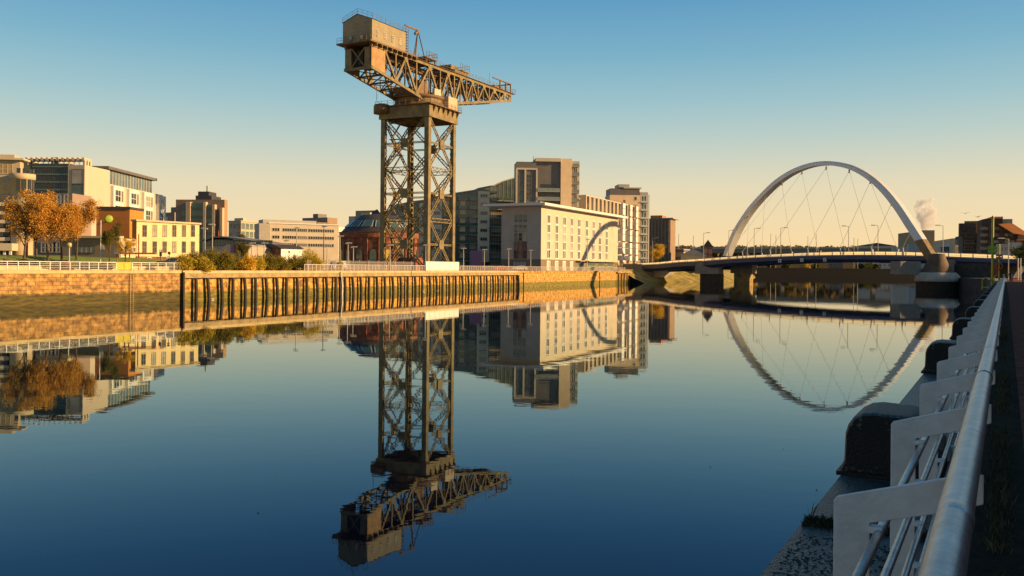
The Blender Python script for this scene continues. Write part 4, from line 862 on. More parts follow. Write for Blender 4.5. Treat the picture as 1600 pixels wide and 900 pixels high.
# ---- mural hut, brick shed with white end
f = Fr(388, 190, 22, 4.3); t = f.thing('cafe_pavilion', 'small pale pavilion with an orange square sign on its side, behind the bushes'); D = f.Yv(340)[0]; Ht = f.Yv(365, 382)[1]
MB().yz([(0, 0), (0, Ht - .6), (D * .1, Ht), (D * .7, Ht), (D, Ht - 1.5), (D, 0)], 0, 8).build('wall', mat('lilac_panels', (.45, .36, .38), .7, .25, .4, c2=(.40, .34, .2)), t)
y_ = f.Yv(375)[0]; z_ = f.Yv(375, 389)[1]; sg = MB().box(-.2, -.02, y_ - 1.1, y_ + 1.1, z_ - .9, z_ + 1.1).build('sign_frame', FRM_D, t); MB().box(-.26, -.21, y_ - .8, y_ + .8, z_ - .6, z_ + .8).build('sign_panel', ORP, sg)
MB().box(-.15, -.02, y_ + 1.3, y_ + 2.4, z_ - .8, z_ + .9).build('poster', mat('violet_panel', (.18, .13, .25), .7, .2, 1), t)
f = Fr(440, 195, 60, 4.3); f = Fr(439, 195, 35, 4.3); t = f.thing('shed', 'brick shed with dark pitched roof and blank white end wall behind the bushes'); D = f.Yv(403)[0]; W = f.X(472)[0]; Ht = f.Yv(438, 388)[1]
body(t, W, D, 0, Ht, BRICK, HM); MB().yz([(-.5, Ht), (D + .5, Ht), (D, Ht + 1.1), (2, Ht + .9)], -.5, W + .3).build('roof', ROOFD, t)
win(t, 'l', f.Yv(428)[0], 1.6, 2.4, 2.4, (WHITE, HM), 1, 1, .15, name='roller_door'); win(t, 'l', f.Yv(433)[0], 1.7, .9, 1.8, (FRM_D, GL_D), 1, 1, .1)
# ---- yellow building
f = Fr(213, 150, 32, 6.3); t = f.thing('office_block', 'pale yellow two-storey building with tall narrow windows, behind the lawn'); W = f.X(311)[0]; Ht = f.X(213, 345.5)[1]
ZL = f.X(240, 401)[1]
DY = f.Yv(206)[0]; t_w = body(t, W, DY, ZL, Ht, ORANGE, YELLOW); body(t, W + .1, DY, -2, ZL - .01, BRICK, BRICK, 'plinth', y0=-.15); MB().box(-.3, W + .2, -.35, DY, Ht, Ht + .3).build('roof_edge', CREAMD, t)
for px, w_ in ((225.5, .95), (241.5, .95), (257, .95), (272, .95), (287, .95), (301, .95)):
    for y0_, y1_ in ((351.5, 370), (377, 395)):
        z0 = f.X(px, y1_)[1]; z1 = f.X(px, y0_)[1]; win(t, 'r', f.X(px)[0], (z0 + z1) / 2, .85, z1 - z0, (mat('bronze_frame', (.2, .14, .08), .5, .1, 1), GL_D), 2, 2, .07)
for px in (232, 262, 296): win(t, 'r', f.X(px)[0], -.3, .8, 1.0, (WHITE, GL_D), 1, 1, .1, off=-.16, name='plinth_window')
W2 = f.X(186)[0]; h2 = f.X(200, 373)[1]; MB().box(W2, -.02, .1, DY, -1.5, h2).build('low_wing', YELLOW, t)
win(t, 'r', f.X(203)[0], f.X(203, 390)[1], 2.3, .9, (WHITE, GL_D), 4, 1, .08, off=.09)
# ---- orange building
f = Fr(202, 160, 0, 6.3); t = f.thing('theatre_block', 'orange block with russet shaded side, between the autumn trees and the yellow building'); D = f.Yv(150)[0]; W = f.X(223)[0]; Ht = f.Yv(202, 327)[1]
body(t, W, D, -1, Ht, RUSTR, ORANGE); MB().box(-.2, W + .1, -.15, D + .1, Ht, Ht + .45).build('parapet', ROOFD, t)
for z in (f.X(208, 354)[1], f.X(208, 366)[1]): win(t, 'r', f.X(208)[0], z, .5, .8, (FRM_D, GL_D), 1, 1, .06)
yb_ = f.Yv(178)[0]; zb_ = f.Yv(178, 343)[1]
b = MB().lathe((0, 0, 0), [(.01, .12), (.5, .1), (.72, 0), (.5, -.08), (.01, -.1)], 20); o = b.build('round_emblem', LIMEP, t, (-2.2, yb_, zb_)); o.rotation_euler = (0, pi / 2, .5)
MB().beam((-2.1, yb_, zb_), (-.02, yb_, zb_), .15).build('bracket', FRM_D, t)
# ---- low brown building
f = Fr(186, 142, 3, 6.2); t = f.thing('library_block', 'low brown-grey building with one dark window behind the lawn trees'); D = f.Yv(96)[0]; Ht = f.Yv(150, 372)[1]
body(t, .6, D, -1, Ht, mat('taupe_render', (.30, .22, .15), .8, .1, .4), mat('taupe_render'  , (.2, .15, .1))); MB().box(-.5, .9, -.3, D, Ht, Ht + .35).build('roof', CREAMD, t)
win(t, 'l', f.Yv(133)[0], f.Yv(133, 390)[1], 3.2, 1.1, (FRM_D, GL_D), 4, 1, .08)
# ---- white tower block with window bays
f = Fr(170, 190, -2, 6.3); 
f = Fr(170, 185, -1, 6.3); t = f.thing('apartment_block', 'white block of framed windows with a set-back glazed top storey, above the orange roof'); W = f.X(254)[0]; Hm = f.X(170, 285)[1]
Ht = f.X(172, 286)[1]; body(t, W, 12, 0, Ht - .2, CREAMD, CREAM); MB().box(.3, W * .84, .9, 11, Ht - .19, Ht + 2.9).build('top_storey', mat('penthouse_glass', (.12, .18, .2), .1, .4, .3), t); MB().box(-.2, W * .88, .1, 12, Ht + 2.91, Ht + 3.5).build('roof', DGREY, t)
b = MB()
for k in range(16): x = .5 + k * (W * .83 - .5) / 16; b.box(x - .12, x + .12, .84, .89, Ht - .15, Ht + 2.9)
b.build('glazing_bars', FRM_L, t)
for a, c in ((171.5, 188), (196.5, 212), (220, 234), (243, 254)):
    x0 = f.X(a)[0]; x1 = f.X(c)[0]; fr = MB().box(x0, x1, -.7, -.01, 0, Ht - .5).build('window_bay', WHITE, t)
    for k in range(6):
        z = Ht - 2.5 - k * 3.25
        win(t, 'r', x0 + (x1 - x0) * .40, z, (x1 - x0) * .5, 2.5, (WHITE, GL_T if k % 2 else GL_D), 2, 2, .1, off=-.72)
        if a < 240: win(t, 'r', x0 + (x1 - x0) * .82, z, (x1 - x0) * .2, 2.5, (WHITE, GL_Y), 1, 1, .1, off=-.72)
# ---- beige tower with a dark glazed strip and teal glass block
f = Fr(131, 175, 3, 6.3); t = f.thing('office_tower', 'plain beige office tower with teal glass wing and rooftop rail, above the autumn trees'); W = f.X(170)[0]; Ht = f.X(131, 257.5)[1]
DG = f.Yv(105)[0]; body(t, W, DG, -1, Ht, CREAMD, mat('peach_render', (.62, .50, .38), .8, .04, .3, stripes=(0, 4.5, .08, .9)))
y1 = f.Yv(111)[0]; y0 = f.Yv(129.5)[0]; zz0 = 2; zz1 = f.Yv(120, 264)[1]
for k in range(8): z = zz1 - 1.5 - k * 2.95; win(t, 'l', (y0 + y1) / 2, z, y1 - y0, 2.9, (FRM_D, GL_T if k % 2 else GL_D), 1, 1, .07, name='glazed_strip')
D2_ = f.Yv(48)[0]; z2 = f.Yv(80, 258.5)[1]; MB().box(.4, 12, DG + .02, D2_, f.Yv(80, 305)[1] - 1, z2).build('glass_wing', GL_T, t)
for k in range(4):
    z = f.Yv(80, 260 + k * 12)[1]; MB().box(.2, .39, DG + .02, D2_, z - .15, z + .15).build('floor_edge', mat('green_spandrel', (.12, .22, .16), .3, .1, 1), t)
b = MB()
for k in range(19): y = DG + (D2_ - DG) * k / 18; b.box(.26, .39, y - .05, y + .05, f.Yv(80, 305)[1], z2)
b.build('glazing_bars', FRM_D, t)
MB().box(.2, 12.2, DG, D2_ + .2, z2 + .01, z2 + .4).build('roof', FRM_D, t); MB().box(3, 9, f.Yv(76)[0], f.Yv(65)[0], z2 + .41, z2 + 2.0).build('roof_plant', GREYL, t)
b = MB()
for k in range(12): y = .3 + k * 1.05; b.box(.3, 3, y, y + .5, Ht + .9, Ht + 1.5); b.beam((.5, y, Ht), (.5, y, Ht + 1), .15)
for k in range(3): b.box(W * .05 + k, W * .05 + k + .5, .2, .6, Ht, Ht + 1.2)
b.build('roof_rail', CREAM, t)
MB().box(-5, 2, f.Yv(113, 320, -5)[0], f.Yv(42, 320, -5)[0], -1, f.Yv(80, 302, -5)[1]).build('podium', mat('mauve_brown_panels', (.36, .25, .19), .8, .12, .4), t)
px0 = -5
for k in range(5):
    for j in range(6):
        if k > 3: continue
        yy = f.Yv(70 + j * 6, 380, -5)[0]; win(t, 'l', yy, 2 + k * 3.1, 1.5, 2.0, (CREAM if (j + k) % 2 else FRM_L, GL_D), 1, 2, .14, off=-5.02, name='podium_window')
# ---- curved-front glass car-park building at far left
f = Fr(30, 150, -10, 6.0); t = f.thing('glass_building', 'large office with amber glass bands and white parking decks at the left edge'); D = f.Yv(-60)[0]
zs_ = lambda py: f.Yv(5, py)[1]
MB().box(0, 1.6, 0, D, -1, zs_(250)).build('wall', mat('buff_panel', (.55, .43, .3), .8, .08, .3), t)
MB().box(-.8, 2.4, -.8, D, zs_(250) + .01, zs_(247)).build('roof', CREAM, t)
GA = mat('amber_reflecting_glass', (.50, .30, .09), .12, .5, .25, c2=(.16, .12, .05), metal=.2)
for a, c, y0_, y1_ in ((-50, 20, 256, 272), (-50, 23, 281, 303), (-50, 25, 304, 313)):
    ya = f.Yv(c, 270)[0]; yb = f.Yv(a, 270)[0]; win(t, 'l', (ya + yb) / 2, (zs_(y0_) + zs_(y1_)) / 2, yb - ya, zs_(y0_) - zs_(y1_), (FRM_L, GA), 9, 2 if y0_ < 304 else 1, .1, name='window_band')
for k, y0_ in enumerate((317, 330.5, 344, 357.5, 371)):
    MB().box(-1.6, -.02, f.Yv(21, 350)[0], D, zs_(y0_ + 5.5), zs_(y0_)).build('parking_deck', CREAM, t)
    MB().box(-1.5, -.02, f.Yv(21, 350)[0] + .3, D, zs_(y0_ + 12), zs_(y0_ + 5.6)).build('deck_opening_shade', ROOFD, t)  # solid dark boxes, shade inside the open decks put into the colour
MB().box(-5, -.1, f.Yv(36, 385)[0], D, zs_(392), zs_(381)).build('walkway', CREAM, t)
for k in range(6): MB().box(-4.6, -4.3, f.Yv(34 - k * 9, 385)[0], f.Yv(34 - k * 9, 385)[0] + .35, -1, zs_(392)).build('column', WHITE, t)
b = MB().lathe((0, 0, 0), [(1.7, -2), (1.7, zs_(281) - .0), (2.0, zs_(281) + .1), (2.0, zs_(272)), (.01, zs_(271))], 20); b.build('round_turret', CREAMD, t, (-.6, -.6, 0))
for k in range(6): a = -pi + k * .5; MB().box(-.3, .3, -.06, 0, 0, 4.2).build('turret_window', GL_D, t, (-.6 + 1.74 * cos(a), -.6 + 1.74 * sin(a), zs_(303)), a + pi / 2)
MB().box(.3, 2.2, 1, 5.5, zs_(246.9), zs_(241)).build('roof_plant', CREAMD, t)
lk = Fr(46, 178, 3, 6.0); t = lk.thing('link_building', 'honey-coloured link building with slim roof between the turret and the teal glass wing'); D_ = lk.Yv(33)[0]; h_ = lk.Yv(40, 255)[1]; body(t, 3, D_, -1, h_, mat('honey_panel', (.62, .45, .24), .8, .1, .3), CREAM); MB().box(-.5, 3, -.3, D_, h_ + .01, h_ + .5).build('roof', CREAM, t)
for k in range(5): win(t, 'l', D_ * .5, h_ - 2.5 - k * 4, D_ * .8, 2.6, (CREAM, GL_Y), 3, 1, .15)
# ================================================================== beyond the bridge
def simple(px0, px1, Y, ytop, a, name, label, ml, mr=None, cat='building', z=4.3, dep=12, split=None, roof=None, wins=0):
    f = Fr(split or px1, Y, a, z); D = f.Yv(px0)[0]; W = f.X(px1)[0] if split else dep; Ht = f.Yv(px0, ytop)[1]; t = f.thing(name, label, cat)
    body(t, W, D, 0, Ht, ml, mr or ml)
    if roof: MB().yz([(-.4, Ht), (D + .4, Ht), (D / 2, Ht + roof)], -.3, W + .3).build('roof', ROOFD if ml is not CREAMD else GREYL, t)
    for i in range(wins):
        for k in range(max(1, int(Ht / 3.4))): win(t, 'l', D * (i + .5) / wins, Ht - 1.9 - k * 3.2, D / wins * .55, 1.6, (FRM_L, GL_D), 1, 1, .15)
    return f, t, D, W, Ht
simple(1064, 1102, 370, 398.5, 12, 'boat_shed', 'low cream gabled shed at the left end of the bridge', CREAMD, CREAMD, z=5, dep=25, roof=2.6)
simple(1099, 1113, 395, 386, 12, 'boat_house', 'small red brick house with dark steep roof beside the left foot of the arch', BRICK, z=5, dep=34, roof=3.3, wins=2)
f, t, D, W, Ht = simple(1403, 1460, 760, 365, 8, 'apartment_block', 'far brown slab of flats seen behind the right leg of the arch', DGREY, mat('tan_flats', (.42, .30, .16), .8, .1, .3), z=6.8, split=1418)
for i in range(8):
    for k in range(4): win(t, 'r', W * (i + .5) / 8, Ht - 2.6 - k * 3.4, W / 8 * .5, 1.6, (DGREY, GL_D), 1, 1, .2)
f, t, D, W, Ht = simple(1340, 1400, 900, 384, 20, 'depot', 'low grey industrial roofs left of the far flats', GREYL, z=6.8, dep=20, roof=3)
simple(1395, 1422, 700, 386, 20, 'factory', 'pale blue-grey works building below the far flats', GREYL, z=6.8, dep=20)
simple(1420, 1452, 640, 381, 20, 'factory', 'grey-white works building behind the lower arch leg', mat('bluish_panels', (.30, .33, .36), .6, .1, .4), z=6.8, dep=16)
f, t, D, W, Ht = simple(1458, 1492, 560, 377, 15, 'factory', 'works building with curved pale roof right of the arch leg', GREYL, CREAMD, z=5, split=1461)
p = at(1487, 520); t = thing('storage_tank', 'bright silver round tank glinting behind the bridge, right of the arch', 'tank', (p.x, p.y, 5))
MB().lathe((0, 0, 0), [(6.2, 0), (6.2, 14.6), (6.5, 14.7), (.01, 15.8)], 32).build('shell', mat('silver_tank', (.75, .7, .62), .22, .05, .3, metal=.8), t); MB().lathe((0, 0, 0), [(6.3, 11.5), (6.34, 11.6), (6.3, 11.8)], 32).build('band', GREYL, t)
p = at(1500, 520); t = thing('storage_tank', 'matt white square-topped tank right of the silver one', 'tank', (p.x, p.y, 5)); MB().lathe((0, 0, 0), [(4.3, 0), (4.3, 15.4), (.01, 15.5)], 24).build('shell', WHITE, t); MB().lathe((0, 0, 0), [(4.4, 15.2), (4.4, 15.6)], 24).build('band', GREYL, t)
simple(1494, 1501, 900, 374, 10, 'church', 'small dark distant roofline between the tanks and the red-roofed flats', DGREY, z=5, dep=8, roof=3)
# red-roofed flats
RT = mat('red_tiles', (.95, .30, .05), .75, .15, .5); DB = m_brick('dark_brown_brick', (.15, .10, .065), (.11, .075, .05), (.1, .08, .06), .9, .3)
f = Fr(1612, 392, 20, 3.5); t = f.thing('apartment_block', 'big dark brick flats with stepped bright red roofs at the right edge')
yz_ = lambda px, py: f.Yv(px, py)
pw = [yz_(*p) for p in ((1534, 343), (1541, 341.5), (1567, 341.5), (1568, 349), (1612, 374))]
MB().yz([(pw[0][0], 0)] + pw + [(0, 0)], 0, 14).build('wall', DB, t)
MB().box(-.5, 14.2, yz_(1567, 340)[0], yz_(1549, 340)[0], pw[1][1] + .01, pw[1][1] + .8).build('roof', RT, t)
q4 = [yz_(*p) for p in ((1558, 350), (1570, 349), (1581, 349.5), (1600, 366), (1612, 374), (1612, 379), (1591, 367.5), (1578, 366))]
b = MB(); n = len(q4); zt_ = q4[0][1]; V = [(-9.0 + (z - q4[-1][1]) * 1.5, y, z) for y, z in q4]; b.add(V, [tuple(range(n))]); b.add([(x + .4, y, z - .2) for x, y, z in V], [tuple(range(n - 1, -1, -1))]); b.build('sloping_roof', RT, t)
MB().box(-1.4, 3, yz_(1581, 345)[0], yz_(1566, 345)[0], q4[1][1] - .1, yz_(1570, 342.5)[1]).build('dormer', mat('tan_flats2', (.34, .26, .17), .8, .1, .3), t)
for i in range(6): win(t, 'l', yz_(1567.5 + i * 2.3, 346)[0], (q4[1][1] + yz_(1570, 342.5)[1]) / 2, .35, 1.6, (FRM_L, GL_D), 1, 1, .08, off=-1.42)
MB().box(-2.0, 3, 0, yz_(1590, 370)[0], yz_(1600, 372)[1] - .8, yz_(1600, 368)[1]).build('dormer', mat('tan_flats2', (.34, .26, .17)), t)
MB().box(-2.6, 3, 0, yz_(1588, 375)[0], yz_(1600, 376)[1], yz_(1600, 373.5)[1]).build('lower_roof', RT, t)
for i in range(10):
    for k in range(9):
        px = 1537 + i * 5.9; z = 3.2 + k * 3.0
        if z < yz_(px, 352 + max(0, px - 1565) * .62)[1] - 1: win(t, 'l', yz_(px, 380)[0], z, 1.9 if i % 3 else 2.8, 1.3, (mat('tan_frame', (.3, .22, .14), .6, .1, 1), GL_D if (i * 3 + k) % 4 else GL_Y), 2, 1, .2)
for i in (1, 4): y_ = yz_(1541 + i * 6, 380)[0]; MB().box(-1.0, -.02, y_ - .8, y_ + .8, 0, yz_(1545, 350)[1]).build('pilaster', DB, t)
f = Fr(1533, 425, 20, 3.5); t = f.thing('apartment_block', 'lower dark brick flats with a red ridge, left of the big red-roofed block'); D = f.Yv(1504)[0]; Ht = f.Yv(1510, 349)[1]
body(t, 16, D, 0, Ht - 1, DB, DB); MB().box(-1.2, 3, D - 5.5, D + 1.5, Ht - 6, Ht).build('corner_bay', DB, t); MB().box(-.6, 14, 1, D - 4.5, Ht - 1, Ht + .3).build('roof', RT, t); MB().add([(-.7, 0, Ht - 1), (-.7, 0, Ht - 6.5), (-.7, 7, Ht - 1)], [(0, 1, 2)]).build('roof_slope', RT, t)
for i in range(6):
    for k in range(8): win(t, 'l', 2.2 + i * (D - 3) / 6, 3.5 + k * 3.1, 2.0, 1.6, (mat('tan_frame', (.3, .22, .14)), GL_Y if (i + k) % 5 == 0 else GL_D), 2, 1, .25)
for i, (a, c, y_, m_, lb) in enumerate(((1563, 1580, 381, GREYL, 'small grey riverside building below the red-roofed flats'), (1581, 1597, 379, mat('bluish_white', (.5, .5, .52), .7, .1, .5), 'bluish-white riverside building at the right edge'))):
    simple(a, c, 330, y_, 18, 'house', lb, m_, z=3.5, dep=8, wins=3)
# viaduct
t = thing('viaduct', 'long low motorway viaduct on the horizon behind the arch bridge', 'viaduct', (300, 880, 0))
va = at(1035, 960); vb = at(1452, 800); zt = zat(1240, 388.5, 880)
def vl(v, z): return Vector((v.x - 300, v.y - 880, z))
MB().beam(vl(va, zt - 2.0), vl(vb, zt - 2.6), 14, 4.2).build('deck', mat('viaduct_brown', (.26, .20, .14), .8, .1, .05), t)
MB().beam(vl(va + Vector((0, -7.3, 0)), zt + .7), vl(vb + Vector((0, -7.3, 0)), zt + .1), .3, 1.1).build('parapet', CREAMD, t)
for i in range(9): q = va.lerp(vb, (i + .6) / 9.3); MB().beam(vl(q, 0), vl(q, zt - 4), 5, 3).build('viaduct_pier', CONC, t)
for px, Y, h_, lb in ((1060, 700, 366, 'thin lighting mast above the cream shed'), (1083, 700, 368, 'thin lighting mast left of the brick boat house'), (1204, 800, 365, 'thin mast seen left of centre under the arch'), (1212, 800, 367, 'thin mast just left of a street lamp under the arch'), (1262, 800, 369, 'thin mast in the middle of the arch'), (1275, 800, 366, 'thin mast just right of the arch centre'), (1334, 800, 371, 'thin mast under the right half of the arch'), (1340, 800, 373, 'shortest thin mast under the right half of the arch')):
    p = at(px, Y, 5); zt_ = zat(px, h_, Y); o = MB().tube([(0, 0, 0), (0, 0, zt_ - 5)], .22, 6).build('lighting_mast', GREYL, None, p); tag(o, lb, 'mast', 'thin masts on the horizon')
# far wall face
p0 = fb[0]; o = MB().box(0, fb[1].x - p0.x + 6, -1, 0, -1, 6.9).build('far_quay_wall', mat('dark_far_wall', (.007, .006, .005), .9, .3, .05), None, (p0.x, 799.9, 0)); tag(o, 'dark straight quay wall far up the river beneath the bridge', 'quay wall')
for a, c, Y, y_, m_, lb, nm in ((1170, 1196, 830, 411, BROWN, 'low brown shed on the far bank under the left part of the bridge', 'shed'), (1250, 1258, 840, 409, ORANGE, 'little orange building on the far bank under the bridge middle', 'house'), (1296, 1318, 835, 410, BROWN, 'long brown shed on the far bank under the bridge', 'shed'), (1372, 1400, 835, 411, WHITE, 'white shed on the far bank under the right part of the bridge', 'shed'), (1404, 1440, 825, 411, CREAMD, 'cream shed on the far bank close to the right pier', 'shed')):
    simple(a, c, Y, y_, 10, nm, lb, m_, z=6.8, dep=10, roof=1.2, wins=4)
# ================================================================== near railing, quay furniture
rt = thing('quay_railing', 'long galvanised handrail on pale grey angled plate posts along the near quay edge', 'railing', tuple(nr(0, 0)) + (ZN,), NRZ)
pl_ = [(.557, 0), (.557, .94), (.545, .955), (.10, 1.092), (.062, 1.09), (.062, .99), (.214, .935), (.43, .872), (.43, 0)]
b = MB(); k = len(pl_)
def plate(th):
    b = MB(); n = len(pl_); ins = .003
    b.add([(-th / 2, p[0], p[1]) for p in pl_] + [(th / 2, p[0], p[1]) for p in pl_], [tuple(range(n)), tuple(range(2 * n - 1, n - 1, -1))] + [((i + 1) % n, i, n + i, n + (i + 1) % n) for i in range(n)])
    b.box(-.09, .09, .37, .60, 0, .015)
    for sx in (-.065, .065):
        for yy in (.39, .58): b.lathe((sx, yy, .015), [(.012, 0), (.012, .02), (.001, .022)], 6)
    for z in (.85, .63, .40, .17): b.lathe((0, 0, 0), [(.001, 0)], 3) if 0 else b.box(-.026, .026, .385, .431, z - .012, z + .012)
    return b
NPOST = 58; pme = None
for i in range(-2, NPOST):
    s_ = 3.5 + 1.89 * i
    if pme is None:
        o = plate(.022).build('post', POSTG, rt, (s_, 0, 0)); pme = o.data
        md = o.modifiers.new('bevel', 'BEVEL'); md.width = .0035; md.segments = 2; md.limit_method = 'ANGLE'; first = o
    else:
        o = put('post', pme, rt, (s_, 0, 0)); m2 = o.modifiers.new('bevel', 'BEVEL'); m2.width = .0035; m2.segments = 2; m2.limit_method = 'ANGLE'
S1 = 3.5 + 1.89 * (NPOST - 1)
def rail(l, z, r, name, jit=0):
    pts_ = []; s_ = -1.5
    while s_ < S1 + .1:
        pts_.append((s_, l + random.uniform(-jit, jit), z + random.uniform(-jit, jit) * .7)); s_ += 1.89
    pts_.append((S1 + .4, l, z)); b = MB().tube(pts_, r, 20 if r > .03 else 12)
    if r > .03:
        pts2 = [(S1 + .4, l, z), (S1 + .7, l, z - .02), (S1 + .85, l, z - .2), (S1 + .85, l, z - .9)]; b.tube(pts2, r, 12)
        q = 2.6
        while q < S1: b.tube([(q - .05, l, z), (q - .045, l, z), (q + .045, l, z), (q + .05, l, z)], [r + .0003, r + .0014, r + .0014, r + .0003], 20, cap=False); q += 5.67
    return b.build(name, GALV, rt)
rail(.112, 1.147, .045, 'handrail', .0018)
for z in (.838, .62, .39, .16): rail(.398, z, .0175, 'lower_rail', .001)
rg = MB().tube([(6.15, .112, 1.147), (6.175, .112, 1.147)], .0475, 20).build('red_band', mat('red_tape', (.35, .02, .04), .5, .1, 5), rt)
# fender blocks
BLKS = BLACK.copy(); BLKS.name = 'tarred_iron_lichen'; _n = BLKS.node_tree.nodes; _L = BLKS.node_tree.links
_a = _n.new('ShaderNodeTexNoise'); _a.inputs['Scale'].default_value = 26; _a.inputs['Detail'].default_value = 6; _c = _n.new('ShaderNodeTexNoise'); _c.inputs['Scale'].default_value = 2.6; _tc = _n.new('ShaderNodeTexCoord'); _L.new(_tc.outputs['Object'], _a.inputs[0]); _L.new(_tc.outputs['Object'], _c.inputs[0])
_m = _n.new('ShaderNodeMath'); _m.operation = 'MULTIPLY'; _L.new(_a.outputs['Fac'], _m.inputs[0]); _L.new(_c.outputs['Fac'], _m.inputs[1])
_r = _n.new('ShaderNodeMapRange'); _r.inputs[1].default_value = .31; _r.inputs[2].default_value = .36; _L.new(_m.outputs[0], _r.inputs[0])
_x = _n.new('ShaderNodeMix'); _x.data_type = 'RGBA'; _L.new(_r.outputs[0], _x.inputs[0]); _b = _n['Principled BSDF']; _src = _b.inputs['Base Color'].links[0].from_socket; _L.new(_src, _x.inputs[6]); _x.inputs[7].default_value = (.10, .09, .07, 1); _L.new(_x.outputs[2], _b.inputs['Base Color'])
fpr = [(1.27, 0), (1.262, .06), (1.235, .12), (1.225, .36), (1.205, .43), (1.16, .50), (1.09, .54), (1.0, .555), (.72, .545), (.66, .52), (.62, .46), (.60, .40), (.56, .33), (.50, .30), (.46, .28), (.45, 0)]
fme = None; ords = ['nearest', 'second', 'third', 'fourth', 'fifth', 'sixth', 'seventh', 'eighth', 'ninth', 'tenth', 'eleventh', 'twelfth']
for i in range(12):
    s_ = 8.2 + 8.85 * i; p = nr(s_, 0); lb = ('nearest big black round-shouldered mooring block on the quay edge', 'second black mooring block from the camera, beside the railing') [i] if i < 2 else ords[i] + ' black mooring block along the near quay edge, counted from the camera'
    t = thing('mooring_block', lb, 'mooring block', (p.x, p.y, ZN + .012), NRZ, 'black mooring blocks on the near quay')
    if fme is None:
        b = MB(); n = len(fpr); L = [(0, .94), (.05, .99), (.1, 1), (.75, 1), (.8, .99), (.85, .94)]
        V = []
        for x, sc_ in L: V += [(x, .86 + (l - .86) * sc_, z * (.5 + .5 * sc_) if z > .2 else z) for l, z in fpr]
        b.add(V, [((j * n + i2), (j * n + (i2 + 1) % n), ((j + 1) * n + (i2 + 1) % n), ((j + 1) * n + i2)) for j in range(len(L) - 1) for i2 in range(n)], sm=True)
        b.add(V[:n], [tuple(range(n - 1, -1, -1))]); b.add(V[-n:], [tuple(range(n))])
        o = b.build('casting', BLKS, t); fme = o.data
        b2 = MB(); b2.box(-.04, .9, .40, 1.285, 0, .035); o2 = b2.build('base_plate', BLACK, t); f2me = o2.data
    else: put('casting', fme, t); put('base_plate', f2me, t)
# moss and grass on the edge (uncountable)
gb = MB(); rnd = random.Random(3)
def blade(s_, l, h, w, z0=.01):
    a = rnd.uniform(0, 2 * pi); dx, dy = cos(a), sin(a); lx, ly = rnd.uniform(-.5, .5) * h, rnd.uniform(-.5, .5) * h; q = nr(s_, l)
    gb.add([(q.x - dx * w, q.y - dy * w, ZN + z0), (q.x + dx * w, q.y + dy * w, ZN + z0), (q.x + dx * w * .6 + lx * .4, q.y + dy * w * .6 + ly * .4, ZN + z0 + h * .6), (q.x + lx, q.y + ly, ZN + z0 + h)], [(0, 1, 2, 3)], 0 if rnd.random() < .6 else 1)
for i in range(9000):
    s_ = rnd.uniform(.0, 1) ** 1.6 * 45 + 1.2
    if mnoise.noise(Vector((s_ * .9, 3.3, 0))) < -.1: continue
    blade(s_, rnd.gauss(.03, .045), rnd.uniform(.02, .09) * (1 + .6 * mnoise.noise(Vector((s_ * 2, 0, 1)))), rnd.uniform(.002, .005))
for i in range(60): blade(rnd.uniform(2, 4.2), rnd.gauss(-.12, .06), rnd.uniform(.12, .26), .001)
tag(gb.build('grass', [mat('dull_grass', (.055, .062, .018), .8, .4, 3), mat('straw_grass', (.16, .12, .05), .8, .3, 3)]), 'scrubby grass growing along the foot of the near railing', 'grass', kind='stuff')
gb = MB(); sm = (1386 * 1.8 / (820 - 424) - .6) / .874
for i in range(2600): blade(sm + rnd.gauss(0, .055), rnd.uniform(.35, 1.235) if rnd.random() < .7 else rnd.uniform(.95, 1.235), rnd.uniform(.012, .05), .004, .012)
for i in range(5): blade(sm + rnd.gauss(0, .05), 1.2, rnd.uniform(.06, .17), .0007, .012)
tag(gb.build('moss', [mat('moss_green', (.05, .062, .012), .9, .4, 9), mat('moss_dark', (.02, .022, .01), .9, .4, 9)]), 'strip of green moss across the near quay edge', 'moss', kind='stuff')
# little debris on the quay edge
db = MB()
for i in range(2400):
    s_ = rnd.uniform(1.6, 6.2); q = nr(s_, rnd.uniform(.62, 1.2)); r_ = rnd.uniform(.004, .012); a = rnd.uniform(0, 3); z = ZN + .0125
    db.add([(q.x + r_ * cos(a + j * 1.57) * (1 + .7 * (j % 2)), q.y + r_ * sin(a + j * 1.57) * (1 + .7 * (j % 2)), z + (.004 if j % 2 else 0)) for j in range(4)], [(0, 1, 2, 3)])
tag(db.build('leaf_litter', mat('dark_litter', (.012, .011, .009), .8, .3, 9)), 'dark bits of leaf litter scattered on the wet quay edge', 'leaf litter', kind='stuff')
# yellow ladder hoops, posts, lifebuoy boxes
def hoops(px, Y, label, sc_=1.0):
    p = at(px, Y, ZN); t = thing('ladder_hoop', label, 'ladder hoop', (p.x, p.y, ZN), NRZ, 'yellow ladder hoops at the quay edge')
    for dx in (0, .55):
        w = .42 * sc_; h = 1.15 * sc_; pts_ = [(dx, -w, 0), (dx, -w, h * .72), (dx, -w * .85, h * .88), (dx, -w * .5, h), (dx, w * .5, h), (dx, w * .85, h * .88), (dx, w, h * .72), (dx, w, 0)]
        MB().tube(pts_, .06, 8).build('hoop', YELP, t)
    MB().tube([(0, -.42 * sc_, .22), (0, .42 * sc_, .22)], .05, 8).tube([(.55, -.42 * sc_, .22), (.55, .42 * sc_, .22)], .05, 8).build('cross_bar', YELP, t)
hoops(1542.5, 88, 'nearer yellow tubular ladder hoop at the near quay edge'); hoops(1558, 150, 'farther small yellow ladder hoop behind the tall yellow pole')
